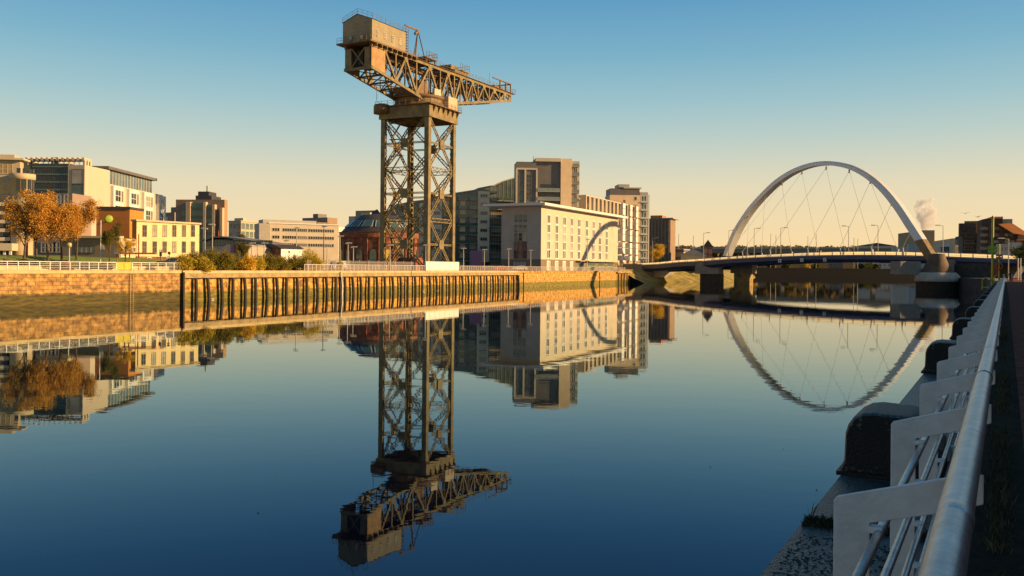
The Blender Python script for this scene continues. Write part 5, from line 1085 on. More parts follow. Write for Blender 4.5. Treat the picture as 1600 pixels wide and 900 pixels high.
def safety_pole(px, Y, ytop, label, box_m, ring_m, by, sz):
    p = at(px, Y, ZN); t = thing('safety_pole', label, 'pole', (p.x, p.y, ZN), NRZ); H = zat(px, ytop, Y) - ZN
    MB().tube([(0, 0, 0), (0, 0, H)], .12, 10).build('pole', YELP, t); z = zat(px, by, Y) - ZN
    b = MB().box(-.2, .12, -sz * .55, sz * .55, z - sz * .45, z - .03).box(-.2, .12, -sz * .55, sz * .55, z + .03, z + sz * .45); b.build('box', box_m, t)
    MB().lathe((0, 0, 0), [(.13, H), (.15, H + .1), (.01, H + .3)], 10).build('cap', ring_m, t); return t, H
safety_pole(1550.5, 92, 341, 'tall yellow pole carrying a lime green double box at the quay edge', LIMEP, ORP, 389.5, .78)
t, H = safety_pole(1561, 135, 384, 'shorter yellow pole with an orange lifebuoy box beyond the lime boxes', ORP, YELP, 401, .8)
MB().tube([(-.25, .45 * cos(a * pi / 8), 1.0 + 1.6 + .45 * sin(a * pi / 8)) for a in range(17)], .1, 8).build('lifebuoy', mat('orange_red', (.6, .1, .02), .5, .1, 2), t)
p = at(1554, 160, ZN); t = thing('red_cabinet', 'two red emergency boxes on a post behind the tall yellow pole', 'cabinet', (p.x, p.y, ZN), NRZ)
MB().tube([(0, 0, 0), (0, 0, 3.2)], .08, 8).build('post', FRM_D, t)
for z0, z1 in ((1.2, 2.2), (2.3, 3.4)): MB().box(-.25, .25, -.4, .4, z0, z1).build('box', REDP, t)
# ------------------------------------------------------------------ lamps
LMP = {}
def lamp(px, Y, ytop, zb_, label, style='far', group='street lamps on the far quay', d=1):
    p = at(px, Y, zb_); H = zat(px, ytop, Y) - zb_; t = thing('street_lamp', label, 'street lamp', (p.x, p.y, zb_), 0, group)
    r = .10
    MB().tube([(0, 0, 0), (0, 0, 1), (0, 0, H)], [r * 1.4, r * 1.2, r * .8], 8).build('pole', GREYL, t)
    if style == 'far': MB().xz([(-.5 * d, H - .02), (.75 * d, H + .1), (.75 * d, H + .25), (0, H + .32), (-.5 * d, H + .18)][::d], -.2, .2).build('lamp_head', LAMPG, t)
    elif style == 'arm': MB().beam((0, 0, H - .1), (1.6 * d, 0, H + .1), .12).box(min(1.0 * d, 2.2 * d), max(1.0 * d, 2.2 * d), -.22, .22, H - .02, H + .22).build('lamp_head', GREYL, t)
    elif style == 'post': MB().lathe((0, 0, 0), [(.1, H - .5), (.3, H - .4), (.34, H + .05), (.2, H + .15), (.01, H + .2)], 12).build('lamp_head', mat('warm_lamp_glass', (.6, .45, .15), .3, .1, 2), t)
    return t
LM = [(108, 122, 381, 'post', 'lantern-headed lamp post on the promenade below the orange trees'), (320, 175, 358, 'far', 'lamp just right of the yellow building'), (331.5, 176, 352, 'far', 'tall lamp with a flat head in front of the brown tower'),
      (393, 180, 381, 'far', 'lamp behind the bushes, left of the shed roof'), (402, 180, 384, 'far', 'short lamp over the bushes, left of the shed'), (412.5, 180, 381, 'far', 'lamp in front of the shed brickwork'), (446.5, 200, 377, 'far', 'lamp over the white shed wall'), (463, 200, 357, 'far', 'tall lamp standing before the white office'),
      (505.5, 205, 355, 'far', 'tall lamp before the right part of the white office'), (511, 190, 384, 'far', 'short lamp right of the bushes'), (531, 195, 370, 'far', 'lamp at the left edge of the rotunda'), (543.5, 175, 381, 'far', 'bright lamp in front of the rotunda yellow window'), (552, 185, 387, 'far', 'smaller lamp between the two arched rotunda windows'),
      (609, 178, 384, 'far', 'lamp seen through the left bay of the crane tower'), (665, 184, 384, 'far', 'lamp beside the near leg of the crane tower'), (724, 215, 389, 'far', 'lamp just right of the crane tower'), (756.5, 228, 391, 'far', 'lamp right of the navy totem'), (794.5, 232, 390, 'far', 'lamp in front of the hotel end wall, left one'), (829, 238, 392, 'far', 'lamp in front of the hotel end wall, right one'),
      (917.5, 262, 375, 'far', 'thin lamp standing in front of the sunlit hotel front')]
for px, Y, yt, st_, lb in LM: lamp(px, Y, yt, 4.3 if px > 110 else 4.4, lb, st_, d=-1 if px < 340 else 1)
for px, yt, d, lb in ((1019.5, 372, 1, 'bridge lamp nearest the brown slab'), (1099, 364, 1, 'bridge lamp over the brick boat house'), (1138.5, 360, 1, 'bridge lamp half hidden by the left foot of the arch'), (1178, 357, 1, 'bridge lamp framed by the left side of the arch'), (1219.5, 356, 1, 'bridge lamp without a visible head, left of the arch centre'), (1325.5, 353.5, -1, 'bridge lamp right of the arch centre'), (1371.5, 352.5, -1, 'bridge lamp framed by the right side of the arch'), (1473, 352.5, -1, 'bridge lamp right of the arch foot')):
    p = deckpt(px); q = deckat(px, 10 if px != 1019.5 else 4, .1); Y = q.y; lamp(px, Y, yt, q.z - .1, lb, 'arm', 'street lamps on the bridge', d)
lamp(1575.5, 185, 373, ZN, 'lamp post on the near path beyond the railing', 'arm', 'street lamps on the near path', -1)
for px, Y, lb in ((1569, 140, 'pale wooden bollard at the end of the near railing'), (1581, 150, 'pale wooden bollard between the two figures on the near path')):
    p = at(px, Y, ZN); t = thing('bollard', lb, 'bollard', p, 0, 'bollards on the near path'); MB().tube([(0, 0, 0), (0, 0, 1.3)], .17, 10).build('post', CREAMD, t); MB().lathe((0, 0, 0), [(.18, 1.3), (.19, 1.36), (.01, 1.42)], 10).build('cap', FRM_L, t)
for px, lb in ((1590.5, 'left white pole on the path below the red roofs'), (1594.5, 'right white pole on the path below the red roofs')):
    p = at(px, 190, ZN); t = thing('flag_pole', lb, 'pole', p); MB().tube([(0, 0, 0), (0, 0, 4.5)], .12, 8).build('pole', WPAINT, t); MB().lathe((0, 0, 0), [(.13, 4.5), (.16, 4.6), (.01, 4.75)], 8).build('cap', WPAINT, t)
# poles and signs, left bank
p = at(157, 128, 5.8); t = thing('flag_pole', 'tall white pole with a cream round-topped banner in front of the lawn tree', 'pole', p)
MB().tube([(0, 0, -1), (0, 0, zat(157, 344, 128) - 5.8)], .07, 8).build('pole', WPAINT, t); MB().xz([(-.1, .9), (.5, .9), (.5, 2.0), (.2, 2.2), (-.1, 2.05)], -.05, .05).build('banner', CREAM, t)
p = at(185, 128, 5.2); t = thing('shelter_frame', 'open orange steel shelter frame with white end sign, before the yellow building', 'shelter', p)
for dx in (-.2, 1.0, 1.6, 2.9): MB().beam((dx, 0, -1.6), (dx, 0, 1.6 if dx != 2.9 else 4.4), .13).build('post', ORP, t)
MB().box(-.4, 5.5, -.3, .3, 1.5, 1.75).build('beam', ORP, t); MB().box(-.5, .3, -.4, -.31, 1.5, 2.6).build('sign_panel', WHITE, t)
p = at(70, 122, 5.0); t = thing('sign_post', 'thin dark post with red banner among the orange trees', 'sign', at(43, 128, 5.2)); MB().tube([(0, 0, -.5), (0, 0, 4.5)], .07, 8).build('pole', FRM_D, t); MB().box(-.3, -.08, -.02, .02, .6, 3.0).build('banner', mat('red_banner', (.45, .06, .04), .7, .1, 1), t)
p = at(251, 135, 4.8); t = thing('traffic_light', 'traffic light showing red in front of the yellow building', 'traffic light', p); MB().tube([(0, 0, -.5), (0, 0, 2.6)], .06, 8).build('pole', FRM_D, t)
MB().box(-.16, .16, -.15, .1, 1.7, 2.7).build('housing', FRM_D, t)
em = bpy.data.materials.new('red_signal'); em.use_nodes = True; em.node_tree.nodes['Principled BSDF'].inputs['Emission Color'].default_value = (1, .03, .01, 1); em.node_tree.nodes['Principled BSDF'].inputs['Emission Strength'].default_value = 3
MB().lathe((0, 0, 0), [(.11, 0), (.001, .03)], 10).build('red_light', em, t, (0, -.17, 2.5)).rotation_euler = (pi / 2, 0, 0)
p = at(264.5, 135, 4.8); t = thing('road_sign', 'round dark road sign seen edge of the bushes', 'sign', p); t['label'] = 'dark round road sign on a pole just left of the bushes'; MB().tube([(0, 0, -.5), (0, 0, 2.2)], .05, 8).build('pole', FRM_D, t)
MB().lathe((0, 0, 0), [(.24, 0), (.24, .03), (.001, .03)], 14).build('sign_face', FRM_D, t, (0, -.06, 2.2)).rotation_euler = (pi / 2, 0, 0)
p = at(744, 232, 4.3); t = thing('totem_sign', 'blank navy blue totem standing left of the hotel car park', 'sign', p); MB().box(-1.6, 1.6, -.35, .35, 0, 5.3).build('panel', mat('navy_panel', (.05, .035, .13), .5, .1, .5), t); MB().box(-1.7, 1.7, -.5, .5, 0, .25).build('base', CONC, t)
p = at(341, 260, 4.3); t = thing('mast', 'thin red mast in front of the brown tower', 'mast', p); MB().tube([(0, 0, 0), (0, 0, zat(341, 360, 260) - 4.3)], .12, 6).build('pole', REDP, t); MB().lathe((0, 0, 0), [(.14, 10.8), (.14, 11.0)], 8).build('collar', FRM_D, t)
for px, lb in ((48, 'left dark litter bin behind the white railing below the orange trees'), (130, 'right dark litter bin behind the white railing, near the lantern post')):
    p = at(px, 118, 4.3); t = thing('litter_bin', lb, 'bin', p, 0, 'litter bins on the promenade'); MB().lathe((0, 0, 0), [(.25, 0), (.28, .75), (.3, .8), (.24, .95), (.01, 1.0)], 12).build('bin', FRM_D, t); MB().lathe((0, 0, 0), [(.31, .78), (.31, .84)], 12).build('rim', GREYL, t)
# ------------------------------------------------------------------ cars
def car(px, Y, z, rz, paint, label, van=False):
    t = thing('parked_van' if van else 'parked_car', label, 'van' if van else 'car', at(px, Y, z), rz, None if van else 'parked cars on the far bank')
    H = 1.95 if van else 1.42; L = 2.3
    prof = [(-L, .35), (-L, .8), (-L + .1, .95), (-1.1, 1.0), (-.5, H - .08), (-.2, H), (1.2, H), (1.5, H - .06), (2.0, .98), (L - .02, .9), (L, .35)] if not van else [(-L, .35), (-L, .95), (-L + .5, 1.1), (-L + 1.2, H - .1), (-L + 1.5, H), (L - .1, H), (L, H - .15), (L, .35)]
    ns = 7; V = []; n = len(prof)
    for j in range(ns):
        f = j / (ns - 1) * 2 - 1; 
        for x, zz in prof: w = .86 - .16 * max(0, (zz - .95)) / (H - .95 + .01) if zz > .95 else .86; V.append((x * (1 - .03 * abs(f) ** 4), f * w, zz - (.05 * abs(f) ** 4 if zz > .9 else 0)))
    b = MB().add(V, [(j * n + i, j * n + (i + 1) % n, (j + 1) * n + (i + 1) % n, (j + 1) * n + i) for j in range(ns - 1) for i in range(n)], sm=False); b.add(V[:n], [tuple(range(n - 1, -1, -1))]); b.add(V[-n:], [tuple(range(n))]); b.build('body', paint, t)
    for sy in (-1, 1):
        wp_ = [(-.95, 1.03), (-.5, H - .14), (1.25, H - .12), (1.75, 1.03)] if not van else [(-L + .75, 1.15), (-L + 1.25, H - .25), (-L + 2.1, H - .25), (-L + 2.1, 1.15)]
        MB().xz(wp_, sy * .80 - .03, sy * .80 + .03).build('side_window', GL_D, t)
        for x in (-1.4, 1.4): w = MB().lathe((0, 0, 0), [(.01, -.1), (.2, -.11), (.32, -.1), (.32, .1), (.2, .11), (.01, .1)], 16).build('wheel', BLACK, t, (x, sy * .78, .32)); w.rotation_euler = (pi / 2, 0, 0)
        MB().box(-L - .02, -L + .12, sy * .6 - .16, sy * .6 + .16, .62, .78).build('headlight', LAMPG, t)
def cp_(n, c): return mat(n, c, .25, .02, 1, metal=.2)
car(268, 140, 4.9, .5, cp_('paint_navy', (.05, .07, .13)), 'dark blue car parked in front of the yellow building')
car(527, 178, 4.35, 1.1, cp_('paint_white', (.75, .75, .75)), 'white van parked left of the rotunda', True)
car(747, 236, 4.35, .3, cp_('paint_blue', (.08, .2, .4)), 'blue car beside the navy totem'); car(766, 240, 4.35, .3, cp_('paint_teal', (.05, .1, .13)), 'dark teal car between the blue and the red car')
car(779, 236, 4.35, .4, cp_('paint_red', (.5, .03, .03)), 'red car parked near the hotel end wall'); car(811, 246, 4.35, .35, cp_('paint_silver', (.6, .58, .54)), 'silver car in front of the hotel service door'); car(704, 225, 4.35, .3, cp_('paint_grey', (.3, .32, .34)), 'grey car right behind the crane tower hoarding')
db = MB()
for px, py in ((1276, 766), (1224, 702), (403, 802), (330, 556), (1110, 730), (1236, 610)):
    r_ = ray(px, py); k_ = -HC / r_.z; x, y = r_.x * k_, k_; w_ = rnd.uniform(.015, .035); n_ = 7
    db.add([(x + w_ * cos(j * .9) * rnd.uniform(.6, 1.3), y + w_ * sin(j * .9) * 1.6, .006 + .012 * (j % 2)) for j in range(n_)], [tuple(range(n_))])
tag(db.build('floating_debris', mat('dark_litter', (.012, .011, .009))), 'a few dark leaves and twigs floating on the river', 'debris', kind='stuff')
# ------------------------------------------------------------------ people
def person(px, Y, z, rz, coat, label, hair=(.03, .02, .015), stride=.18):
    t = thing('person', label, 'person', at(px, Y, z), rz)
    J = {'pel': (0, 0, .95, .15), 'wai': (0, 0, 1.12, .13), 'che': (0, 0, 1.33, .165), 'nek': (0, -.01, 1.5, .065), 'hd1': (0, -.03, 1.6, .085), 'hd2': (0, -.02, 1.7, .095), 'hd3': (0, 0, 1.77, .06)}
    for s_, n in ((-1, 'l'), (1, 'r')):
        k = stride * s_
        J.update({'hip' + n: (.09 * s_, 0, .88, .1), 'kne' + n: (.1 * s_, k - .03, .48, .065), 'ank' + n: (.1 * s_, k * 1.3 + .03, .09, .045), 'toe' + n: (.11 * s_, k * 1.3 - .14, .04, .035),
                  'sho' + n: (.18 * s_, 0, 1.42, .068), 'elb' + n: (.24 * s_, -k * .5 + .02, 1.14, .048), 'wri' + n: (.25 * s_, -k - .06, .9, .032), 'han' + n: (.25 * s_, -k - .09, .8, .035)})
    E = [('pel', 'wai'), ('wai', 'che'), ('che', 'nek'), ('nek', 'hd1'), ('hd1', 'hd2'), ('hd2', 'hd3')]
    for n in 'lr': E += [('pel', 'hip' + n), ('hip' + n, 'kne' + n), ('kne' + n, 'ank' + n), ('ank' + n, 'toe' + n), ('che', 'sho' + n), ('sho' + n, 'elb' + n), ('elb' + n, 'wri' + n), ('wri' + n, 'han' + n)]
    ks = list(J); me = bpy.data.meshes.new('body'); me.from_pydata([J[k][:3] for k in ks], [(ks.index(a), ks.index(c)) for a, c in E], []); o = bpy.data.objects.new('body', me); col.objects.link(o); o.parent = t
    md = o.modifiers.new('skin', 'SKIN'); md.use_smooth_shade = True; sv = me.skin_vertices[0].data
    for i, k in enumerate(ks): sv[i].radius = (J[k][3],) * 2; sv[i].use_root = (k == 'pel')
    o.modifiers.new('sub', 'SUBSURF').levels = 1; me.materials.append(coat)
    MB().lathe((0, -.035, 1.67), [(.01, -.11), (.06, -.1), (.088, -.03), (.092, .03), (.07, .09), (.01, .11)], 14).build('face', mat('skin', (.45, .28, .2), .6, .1, 5), t)
    MB().lathe((0, .0, 1.72), [(.105, -.06), (.11, 0), (.085, .07), (.01, .1)], 14).build('hair', mat('hair_dark', hair, .8, .2, 9), t)
person(262.5, 141, 4.75, .2, mat('black_coat', (.012, .012, .015), .8, .2, 3), 'person in black standing behind the white railing beside the bushes')
person(1578, 150, ZN + .02, .4, mat('black_coat', (.01, .01, .01)), 'person in dark clothes walking on the near path, left of the right bollard')
person(1598.5, 150, ZN + .02, -.3, mat('navy_jacket', (.02, .03, .08), .7, .2, 3), 'person in a dark blue jacket on the near path at the right edge')
# ------------------------------------------------------------------ vegetation
def leaves(b, c, rad, n, size, seed, gap=.0, m=0):
    rn = random.Random(seed); cx, cy, cz = c; k = 0; tries = 0
    while k < n and tries < n * 6:
        tries += 1
        d = Vector((rn.gauss(0, 1), rn.gauss(0, 1), rn.gauss(0, 1))).normalized(); r = rn.random() ** .42
        q = Vector((d.x * rad[0] * r, d.y * rad[1] * r, d.z * rad[2] * r))
        v = mnoise.noise(Vector((q.x, q.y, q.z)) * (1.5 / max(rad) * 1.6) + Vector((seed * 3.1, 0, 0)))
        if v + (1 - r) * .5 < gap: continue
        k += 1; s_ = size * rn.uniform(.6, 1.4); nrm_ = Vector((rn.gauss(0, 1), rn.gauss(0, 1), rn.gauss(0, 1))).normalized(); a = nrm_.orthogonal().normalized() * s_; e = nrm_.cross(a).normalized() * s_ * .7
        p = Vector((cx, cy, cz)) + q; b.add([p - a, p - e, p + a, p + e], [(0, 1, 2, 3)], m)
def tree_mesh(H, Rr, seed, lean=0, n=6500, size=.16, trunk=.2, low=.32, gap=.02):
    rn = random.Random(seed); tr = MB(); cr_ = MB(); top = H * .8
    tr.tube([(0, 0, -.6), (lean * .3, 0, H * .2), (lean * .7, .1, H * .45), (lean, 0, top)], [trunk, trunk * .8, trunk * .55, trunk * .15], 8)
    lm = []
    for k in range(15):
        a = rn.uniform(0, 2 * pi); z0 = H * rn.uniform(low * .7, .6); up = rn.uniform(.55, 1.1); L = Rr * rn.uniform(.6, 1.0); x0 = lean * z0 / H
        e = (x0 + cos(a) * L, sin(a) * L, min(H * .97, z0 + L * up * 1.5)); mdl = (x0 + cos(a) * L * .4, sin(a) * L * .4, z0 + (e[2] - z0) * .55)
        tr.tube([(x0, 0, z0), mdl, e], [trunk * .4, trunk * .25, .03], 6); lm.append(e); lm.append(mdl)
        for j in range(3): a2 = a + rn.uniform(-.9, .9); e2 = (mdl[0] + cos(a2) * L * .5, mdl[1] + sin(a2) * L * .5, mdl[2] + L * rn.uniform(.3, .8)); tr.tube([mdl, e2], [trunk * .18, .02], 5); lm.append(e2)
    for i, e in enumerate(lm):
        r_ = Rr * rn.uniform(.22, .42)
        if e[2] < H * low: continue
        leaves(cr_, (e[0], e[1], min(e[2], H - r_ * .6)), (r_, r_, r_ * .85), n // len(lm), size, seed * 50 + i, gap)
    return tr, cr_
L_OR = m_leaf('orange_leaves', (.34, .16, .025), (.70, .37, .06)); L_YO = m_leaf('golden_leaves', (.45, .24, .02), (.85, .58, .06)); L_DG = m_leaf('olive_leaves', (.06, .06, .012), (.20, .17, .03)); L_BG = m_leaf('bush_leaves', (.10, .10, .014), (.32, .24, .025)); L_YG = m_leaf('yellow_green_leaves', (.26, .20, .02), (.66, .48, .04)); L_RD = m_leaf('russet_leaves', (.14, .05, .015), (.36, .13, .03))
TV = []
for s_, ln in ((11, .5), (23, -.4), (37, .2)):
    tr, c_ = tree_mesh(9.6, 3.0, s_, ln, n=12500, size=.085, gap=.06); TV.append((tr, c_))
tv_m = []
def tree(px, Y, zb_, ytop, var, leaf, label, group=None, rz=0, wid=1.0):
    t = thing('tree', label, 'tree', at(px, Y, zb_), rz, group); H = zat(px, ytop, Y) - zb_; s_ = H / 9.6
    key = var
    if len(tv_m) <= var or tv_m[var] is None:
        while len(tv_m) <= var: tv_m.append(None)
        a = TV[var][0].build('trunk', BARK, t); c_ = TV[var][1].build('crown', leaf, t); tv_m[var] = (a.data, c_.data)
    else:
        a = put('trunk', tv_m[var][0], t); me = tv_m[var][1]; c_ = put('crown', me, t)
        if me.materials[0] != leaf: c_.material_slots[0].link = 'OBJECT'; c_.material_slots[0].material = leaf
    t.scale = (s_ * wid, s_ * wid, s_); return t
TR = [(37, 124, 5.2, 302, 0, 'leftmost orange autumn tree, leaning, in front of the white parking decks', 0), (57, 130, 5.6, 300, 1, 'orange autumn tree second from the left', 1.5), (75, 126, 5.4, 303, 2, 'tall orange autumn tree left of the podium entrance', 2.8), (97, 128, 5.6, 307, 0, 'orange autumn tree with a dark forked trunk, left of the lantern post', 4), (119, 132, 5.8, 312, 1, 'rightmost tall orange autumn tree, nearest the low brown building', 3.2)]
for px, Y, z, yt, v, lb, rz in TR: tree(px, Y, z, yt, v, L_OR, lb, 'orange autumn trees on the lawn', rz, .92)
tree(171, 126, 5.6, 346, 2, L_DG, 'olive-brown tree in front of the orange theatre block', None, .8, .8)
tree(196, 128, 5.4, 373, 1, L_YO, 'small golden-leaved tree in front of the yellow low wing', None, 2, 1.15)
tree(1607, 200, ZN, 376, 0, m_leaf('dark_green_leaves', (.03, .045, .01), (.09, .12, .02)), 'dark green tree cut by the right edge of the picture', None, 1, 1.2)
tree(1022, 375, 4.3, 381, 2, L_YO, 'round golden tree at the foot of the brown slab', None, 1, 1.3)
tree(383, 172, 4.3, 378, 1, L_DG, 'thin greenish tree between the pavilion and the shed', None, .3, .8)
tree(360, 300, 4.3, 365, 0, L_DG, 'dark tree behind the station roof', None, .3, 1.2)
def bush(px, Y, ytop, wpx, leaf, label, seed, zb_=4.3, group='bushes on the quay', n=5200, size=.085):
    p = at(px, Y, zb_); Hh_ = zat(px, ytop, Y) - zb_; w = wpx / F * Y / 2
    t = thing('bush', label, 'bush', p, 0, group); b = MB(); st = MB(); rn = random.Random(seed)
    for k in range(9):
        a = rn.uniform(0, 2 * pi); rr = w * rn.uniform(.1, .75); hz_ = Hh_ * rn.uniform(.25, .72) * (1 - .3 * rr / w); c_ = (cos(a) * rr, sin(a) * rr * .8, hz_); r_ = Hh_ * rn.uniform(.26, .40)
        leaves(b, c_, (r_ * rn.uniform(1, 1.5), r_ * 1.2, min(r_, Hh_ - hz_)), n // 12, size, seed * 31 + k, -.12); st.tube([(0, 0, -.1), (c_[0] * .5, c_[1] * .5, hz_ * .5), c_], [.06, .04, .015], 5)
    leaves(b, (0, 0, Hh_ * .3), (w, w * .8, Hh_ * .33), n // 4, size, seed, -.3)
    for k in range(26): a = rn.uniform(0, 2 * pi); rr = w * rn.uniform(0, .9); leaves(b, (cos(a) * rr, sin(a) * rr * .8, Hh_ * rn.uniform(.7, 1.02) * (1 - .25 * rr / w)), (.16, .16, .4), 16, size * .8, seed * 7 + k, -1)
    b.build('foliage', leaf, t); st.build('stem', BARK, t); return t
BU = [(287, 132, 399, 26, L_YG, 'leftmost low bush at the end of the white railing'), (305, 137, 394, 34, L_BG, 'dark olive bush, second from the left'), (318, 133, 404, 26, L_YG, 'rounded yellowish bush at the front left of the thicket'), (334, 145, 390, 36, L_BG, 'tall olive bush in front of the pavilion'), (352, 141, 393, 32, L_BG, 'olive bush right of the tall one, below the orange sign'), (372, 150, 396, 30, L_BG, 'olive bush between the pavilion and the golden bush'), (387, 146, 399, 22, L_YO, 'small golden bush near the middle of the thicket'), (401, 154, 398, 28, L_YG, 'yellow-green bush right of the golden one'), (418, 158, 397, 34, L_BG, 'dark olive bush in front of the shed'), (439, 160, 400, 34, L_BG, 'low dark bush in front of the white shed wall'), (460, 164, 399, 32, L_BG, 'low dark bush left of the tall yellow one'), (481, 168, 388, 28, L_YG, 'tall yellow-green bush at the right end of the thicket'), (492, 164, 401, 18, L_YG, 'little yellow bush overhanging the pale railing')]
for i, (px, Y, yt, w_, lf, lb) in enumerate(BU): bush(px, Y, yt - 2.5, w_ * 1.08, lf, lb, i + 3, n=6500)
hd = [(8, 116, 407, 40, L_RD, 'russet ground shrubs at the left edge above the white railing'), (40, 117, 404, 40, L_DG, 'olive shrub below the leaning orange tree'), (68, 118, 407, 34, L_BG, 'dark green shrub below the second orange tree'), (100, 119, 408, 40, L_RD, 'brownish shrub left of the lantern post'), (135, 120, 410, 44, L_DG, 'long low shrub right of the lantern post'), (163, 122, 411, 34, L_RD, 'low russet shrub below the white banner pole')]
for i, (px, Y, yt, w_, lf, lb) in enumerate(hd): bush(px, Y, yt, w_, lf, lb, i + 40, 4.5, 'low shrubs along the promenade', 3600)
# climbing tuft on the right railing
bush(531, 168, 405, 10, L_YG, 'small yellow shrub growing through the pale railing at the white pole', 77, 4.3, None, 1200, .07)
# low retaining wall behind left promenade
o = MB().box(-60, 30, 0, .3, 0, .62).build('low_wall', COPE, None, tuple(W0.w(W0.X(100)[0], 7.0)) + (4.3,), W0.rz); tag(o, 'low cream wall behind the white railing at the left', 'wall')
# trees along the far skyline (one distant mass)
b = MB(); rn = random.Random(5)
for i in range(420):
    px = rn.uniform(1035, 1450); Y = rn.uniform(1150, 1250); q = at(px, Y, 20); h_ = zat(px, rn.uniform(384.5, 388), Y); r_ = rn.uniform(5, 11)
    leaves(b, (q.x, q.y, h_ - r_ * .9), (r_ * 1.3, r_, r_), 34, 2.4, i, -1)
tag(b.build('distant_trees', m_leaf('far_foliage', (.10, .08, .03), (.22, .16, .05))), 'far-off line of autumn trees on the skyline behind the viaduct', 'trees', kind='stuff')
hl = MB(); V = []
for i in range(40):
    px = 1030 + i * 11; q = at(px, 1300, 0); V += [(q.x, q.y, 0), (q.x, q.y, zat(px, 389 + 1.2 * sin(i * 1.3), 1300)), (q.x, q.y + 300, 0)]
hl.add(V, [(i * 3, (i + 1) * 3, (i + 1) * 3 + 1, i * 3 + 1) for i in range(39)] + [(i * 3 + 1, (i + 1) * 3 + 1, (i + 1) * 3 + 2, i * 3 + 2) for i in range(39)]); tag(hl.build('hills', mat('far_hill', (.14, .11, .055), .95, .2, .01)), kind='structure')
for i, (px, yt) in enumerate(((1176, 413), (1205, 412), (1228, 413), (1262, 412), (1276, 411), (1345, 412), (1358, 411), (1368, 413))):
    lbs = ['leftmost', 'second', 'third', 'fourth', 'fifth', 'sixth', 'seventh', 'last']
    bush(px, 815, yt, 16, L_YO if i % 3 == 0 else L_DG, lbs[i] + ' bush on the far bank under the bridge, from left to right', 90 + i, 6.8, 'bushes on the far bank', 500, .7)
# bushes on the embankment and ground behind the bridge end
# ------------------------------------------------------------------ off-frame warehouses of the south bank that shade the near quay
for i, (s0, s1, H, lb) in enumerate(((-34, 40, 10.5, 'long brick warehouse behind the near path'), (41, 84, 9.5, 'second brick warehouse along the near path'), (87.5, 143, 10, 'third brick warehouse along the near path'), (147, 185, 9, 'last brick warehouse before the bridge'))):
    p = nr(s0, -14); t = thing('warehouse', lb, 'warehouse', (p.x, p.y, ZN), NRZ, 'brick warehouses beside the near path')
    MB().box(0, s1 - s0, -16, 0, 0, H).build('wall', BRICK, t); MB().yz([(-16.4, H), (.4, H), (-8, H + 2.5)], -.2, s1 - s0 + .2).build('roof', ROOFD, t)
    wm = None
    for k in range(int((s1 - s0) / 6)):
        for z in (2.5, 6.5):
            o = put('window', wmesh(2, 2.2, (WHITE, GL_D), 2, 2, .1), t, (3 + k * 6, .02, z), pi)
# ------------------------------------------------------------------ gulls and steam
def gull(loc_, label, sp=.55, rz=0, perched=False):
    t = thing('gull', label, 'gull', loc_, rz); b = MB().lathe((0, 0, 0), [(.001, -.28), (.05, -.22), (.09, -.05), (.08, .1), (.05, .2), (.045, .26), (.001, .33)], 10); b.v = [(v[2], v[1], v[0] * .9) for v in b.v]; b.f = [f_[::-1] for f_ in b.f]; b.build('body', WPAINT, t)
    if not perched:
        b = MB()
        for s_ in (-1, 1): b.add([(.1, .05 * s_, .02), (-.08, .05 * s_, .02), (-.1, sp * .55 * s_, .16), (.08, sp * .6 * s_, .17), (-.1, sp * 1.15 * s_, .04)], [(0, 1, 2, 3), (3, 2, 4)])
        b.build('wings', GREYL, t)
    else: MB().add([(.05, .09, .03), (-.3, .03, .02), (-.3, -.03, .02), (.05, -.09, .03), (0, 0, .1)], [(0, 1, 4), (1, 2, 4), (2, 3, 4)]).build('wings', GREYL, t)
gull((at(1508, 150).x, 150, zat(1508, 333.5, 150)), 'left gull gliding above the red-roofed flats', 1.0, .4); gull((at(1527.5, 150).x, 150, zat(1527.5, 339, 150)), 'right gull gliding above the red-roofed flats', .8, .2)
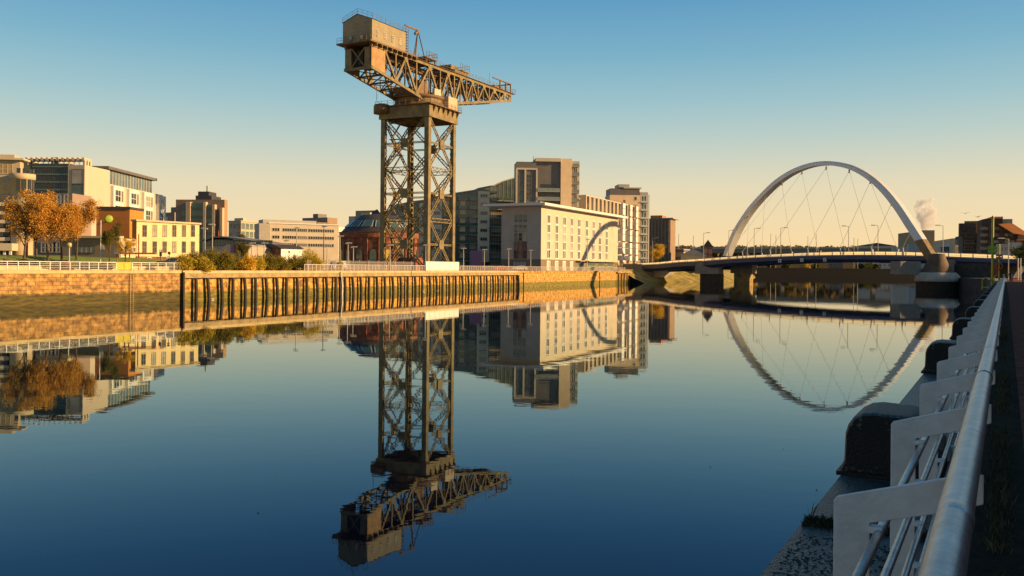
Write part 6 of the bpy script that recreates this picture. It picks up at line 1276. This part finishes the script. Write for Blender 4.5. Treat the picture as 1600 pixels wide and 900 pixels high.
for px, py, lb in ((323.5, 471, 'gull floating by a timber pile, left one of the pair near the wharf start'), (344, 474, 'gull floating by a timber pile, right one of the pair near the wharf start'), (655, 457.5, 'gull floating by the piles below the crane, left one'), (677, 457.5, 'gull floating by the piles below the crane, right one')):
    a = W0.X(px)[0]; q = W0.w(a, -1.2); gull((q.x, q.y, .12), lb, .5, rnd.uniform(0, 3), True)
p = at(1447, 1000); zc = zat(1447, 336, 1000)
b = MB(); k_ = 1000 / F
ico = [(0, 0, 14, 15), (-8, 3, 11, 14), (6, -2, 8, 13), (-3, 4, -3, 15), (6, -4, -8, 15), (2, 2, -17, 13), (-1, 0, -25, 8), (-12, 0, 24, 7), (8, 0, 22, 7), (12, 2, 12, 6), (5, 0, -28, 6)]
for x, y, z, r_ in ico:
    b.lathe((x * k_, y * k_, z * k_ * 1.0), [(.01, -r_ * k_ * .75)] + [(r_ * k_ * .75 * cos(-pi / 2 + pi * j / 8), r_ * k_ * .75 * sin(-pi / 2 + pi * j / 8)) for j in range(1, 8)] + [(.01, r_ * k_ * .75)], 16)
st = bpy.data.materials.new('steam'); st.use_nodes = True; n = st.node_tree.nodes; n.remove(n['Principled BSDF']); pv = n.new('ShaderNodeVolumePrincipled'); pv.inputs['Color'].default_value = (.95, .9, .88, 1)
tcn = n.new('ShaderNodeTexCoord'); no = n.new('ShaderNodeTexNoise'); no.inputs['Scale'].default_value = .13; no.inputs['Detail'].default_value = 5; mr = n.new('ShaderNodeMapRange'); mr.inputs[1].default_value = .42; mr.inputs[2].default_value = .7; mr.inputs[3].default_value = 0; mr.inputs[4].default_value = .38
st.node_tree.links.new(tcn.outputs['Object'], no.inputs['Vector']); st.node_tree.links.new(no.outputs['Fac'], mr.inputs[0]); st.node_tree.links.new(mr.outputs[0], pv.inputs['Density']); st.node_tree.links.new(pv.outputs[0], n['Material Output'].inputs['Volume'])
o = b.build('steam_plume', st, None, (p.x, p.y, zc)); tag(o, 'pinkish steam plume rising in the sky right of the arch', 'steam', kind='stuff')
rm = o.modifiers.new('remesh', 'REMESH'); rm.mode = 'VOXEL'; rm.voxel_size = 1.6
sc.cycles.volume_step_rate = 4
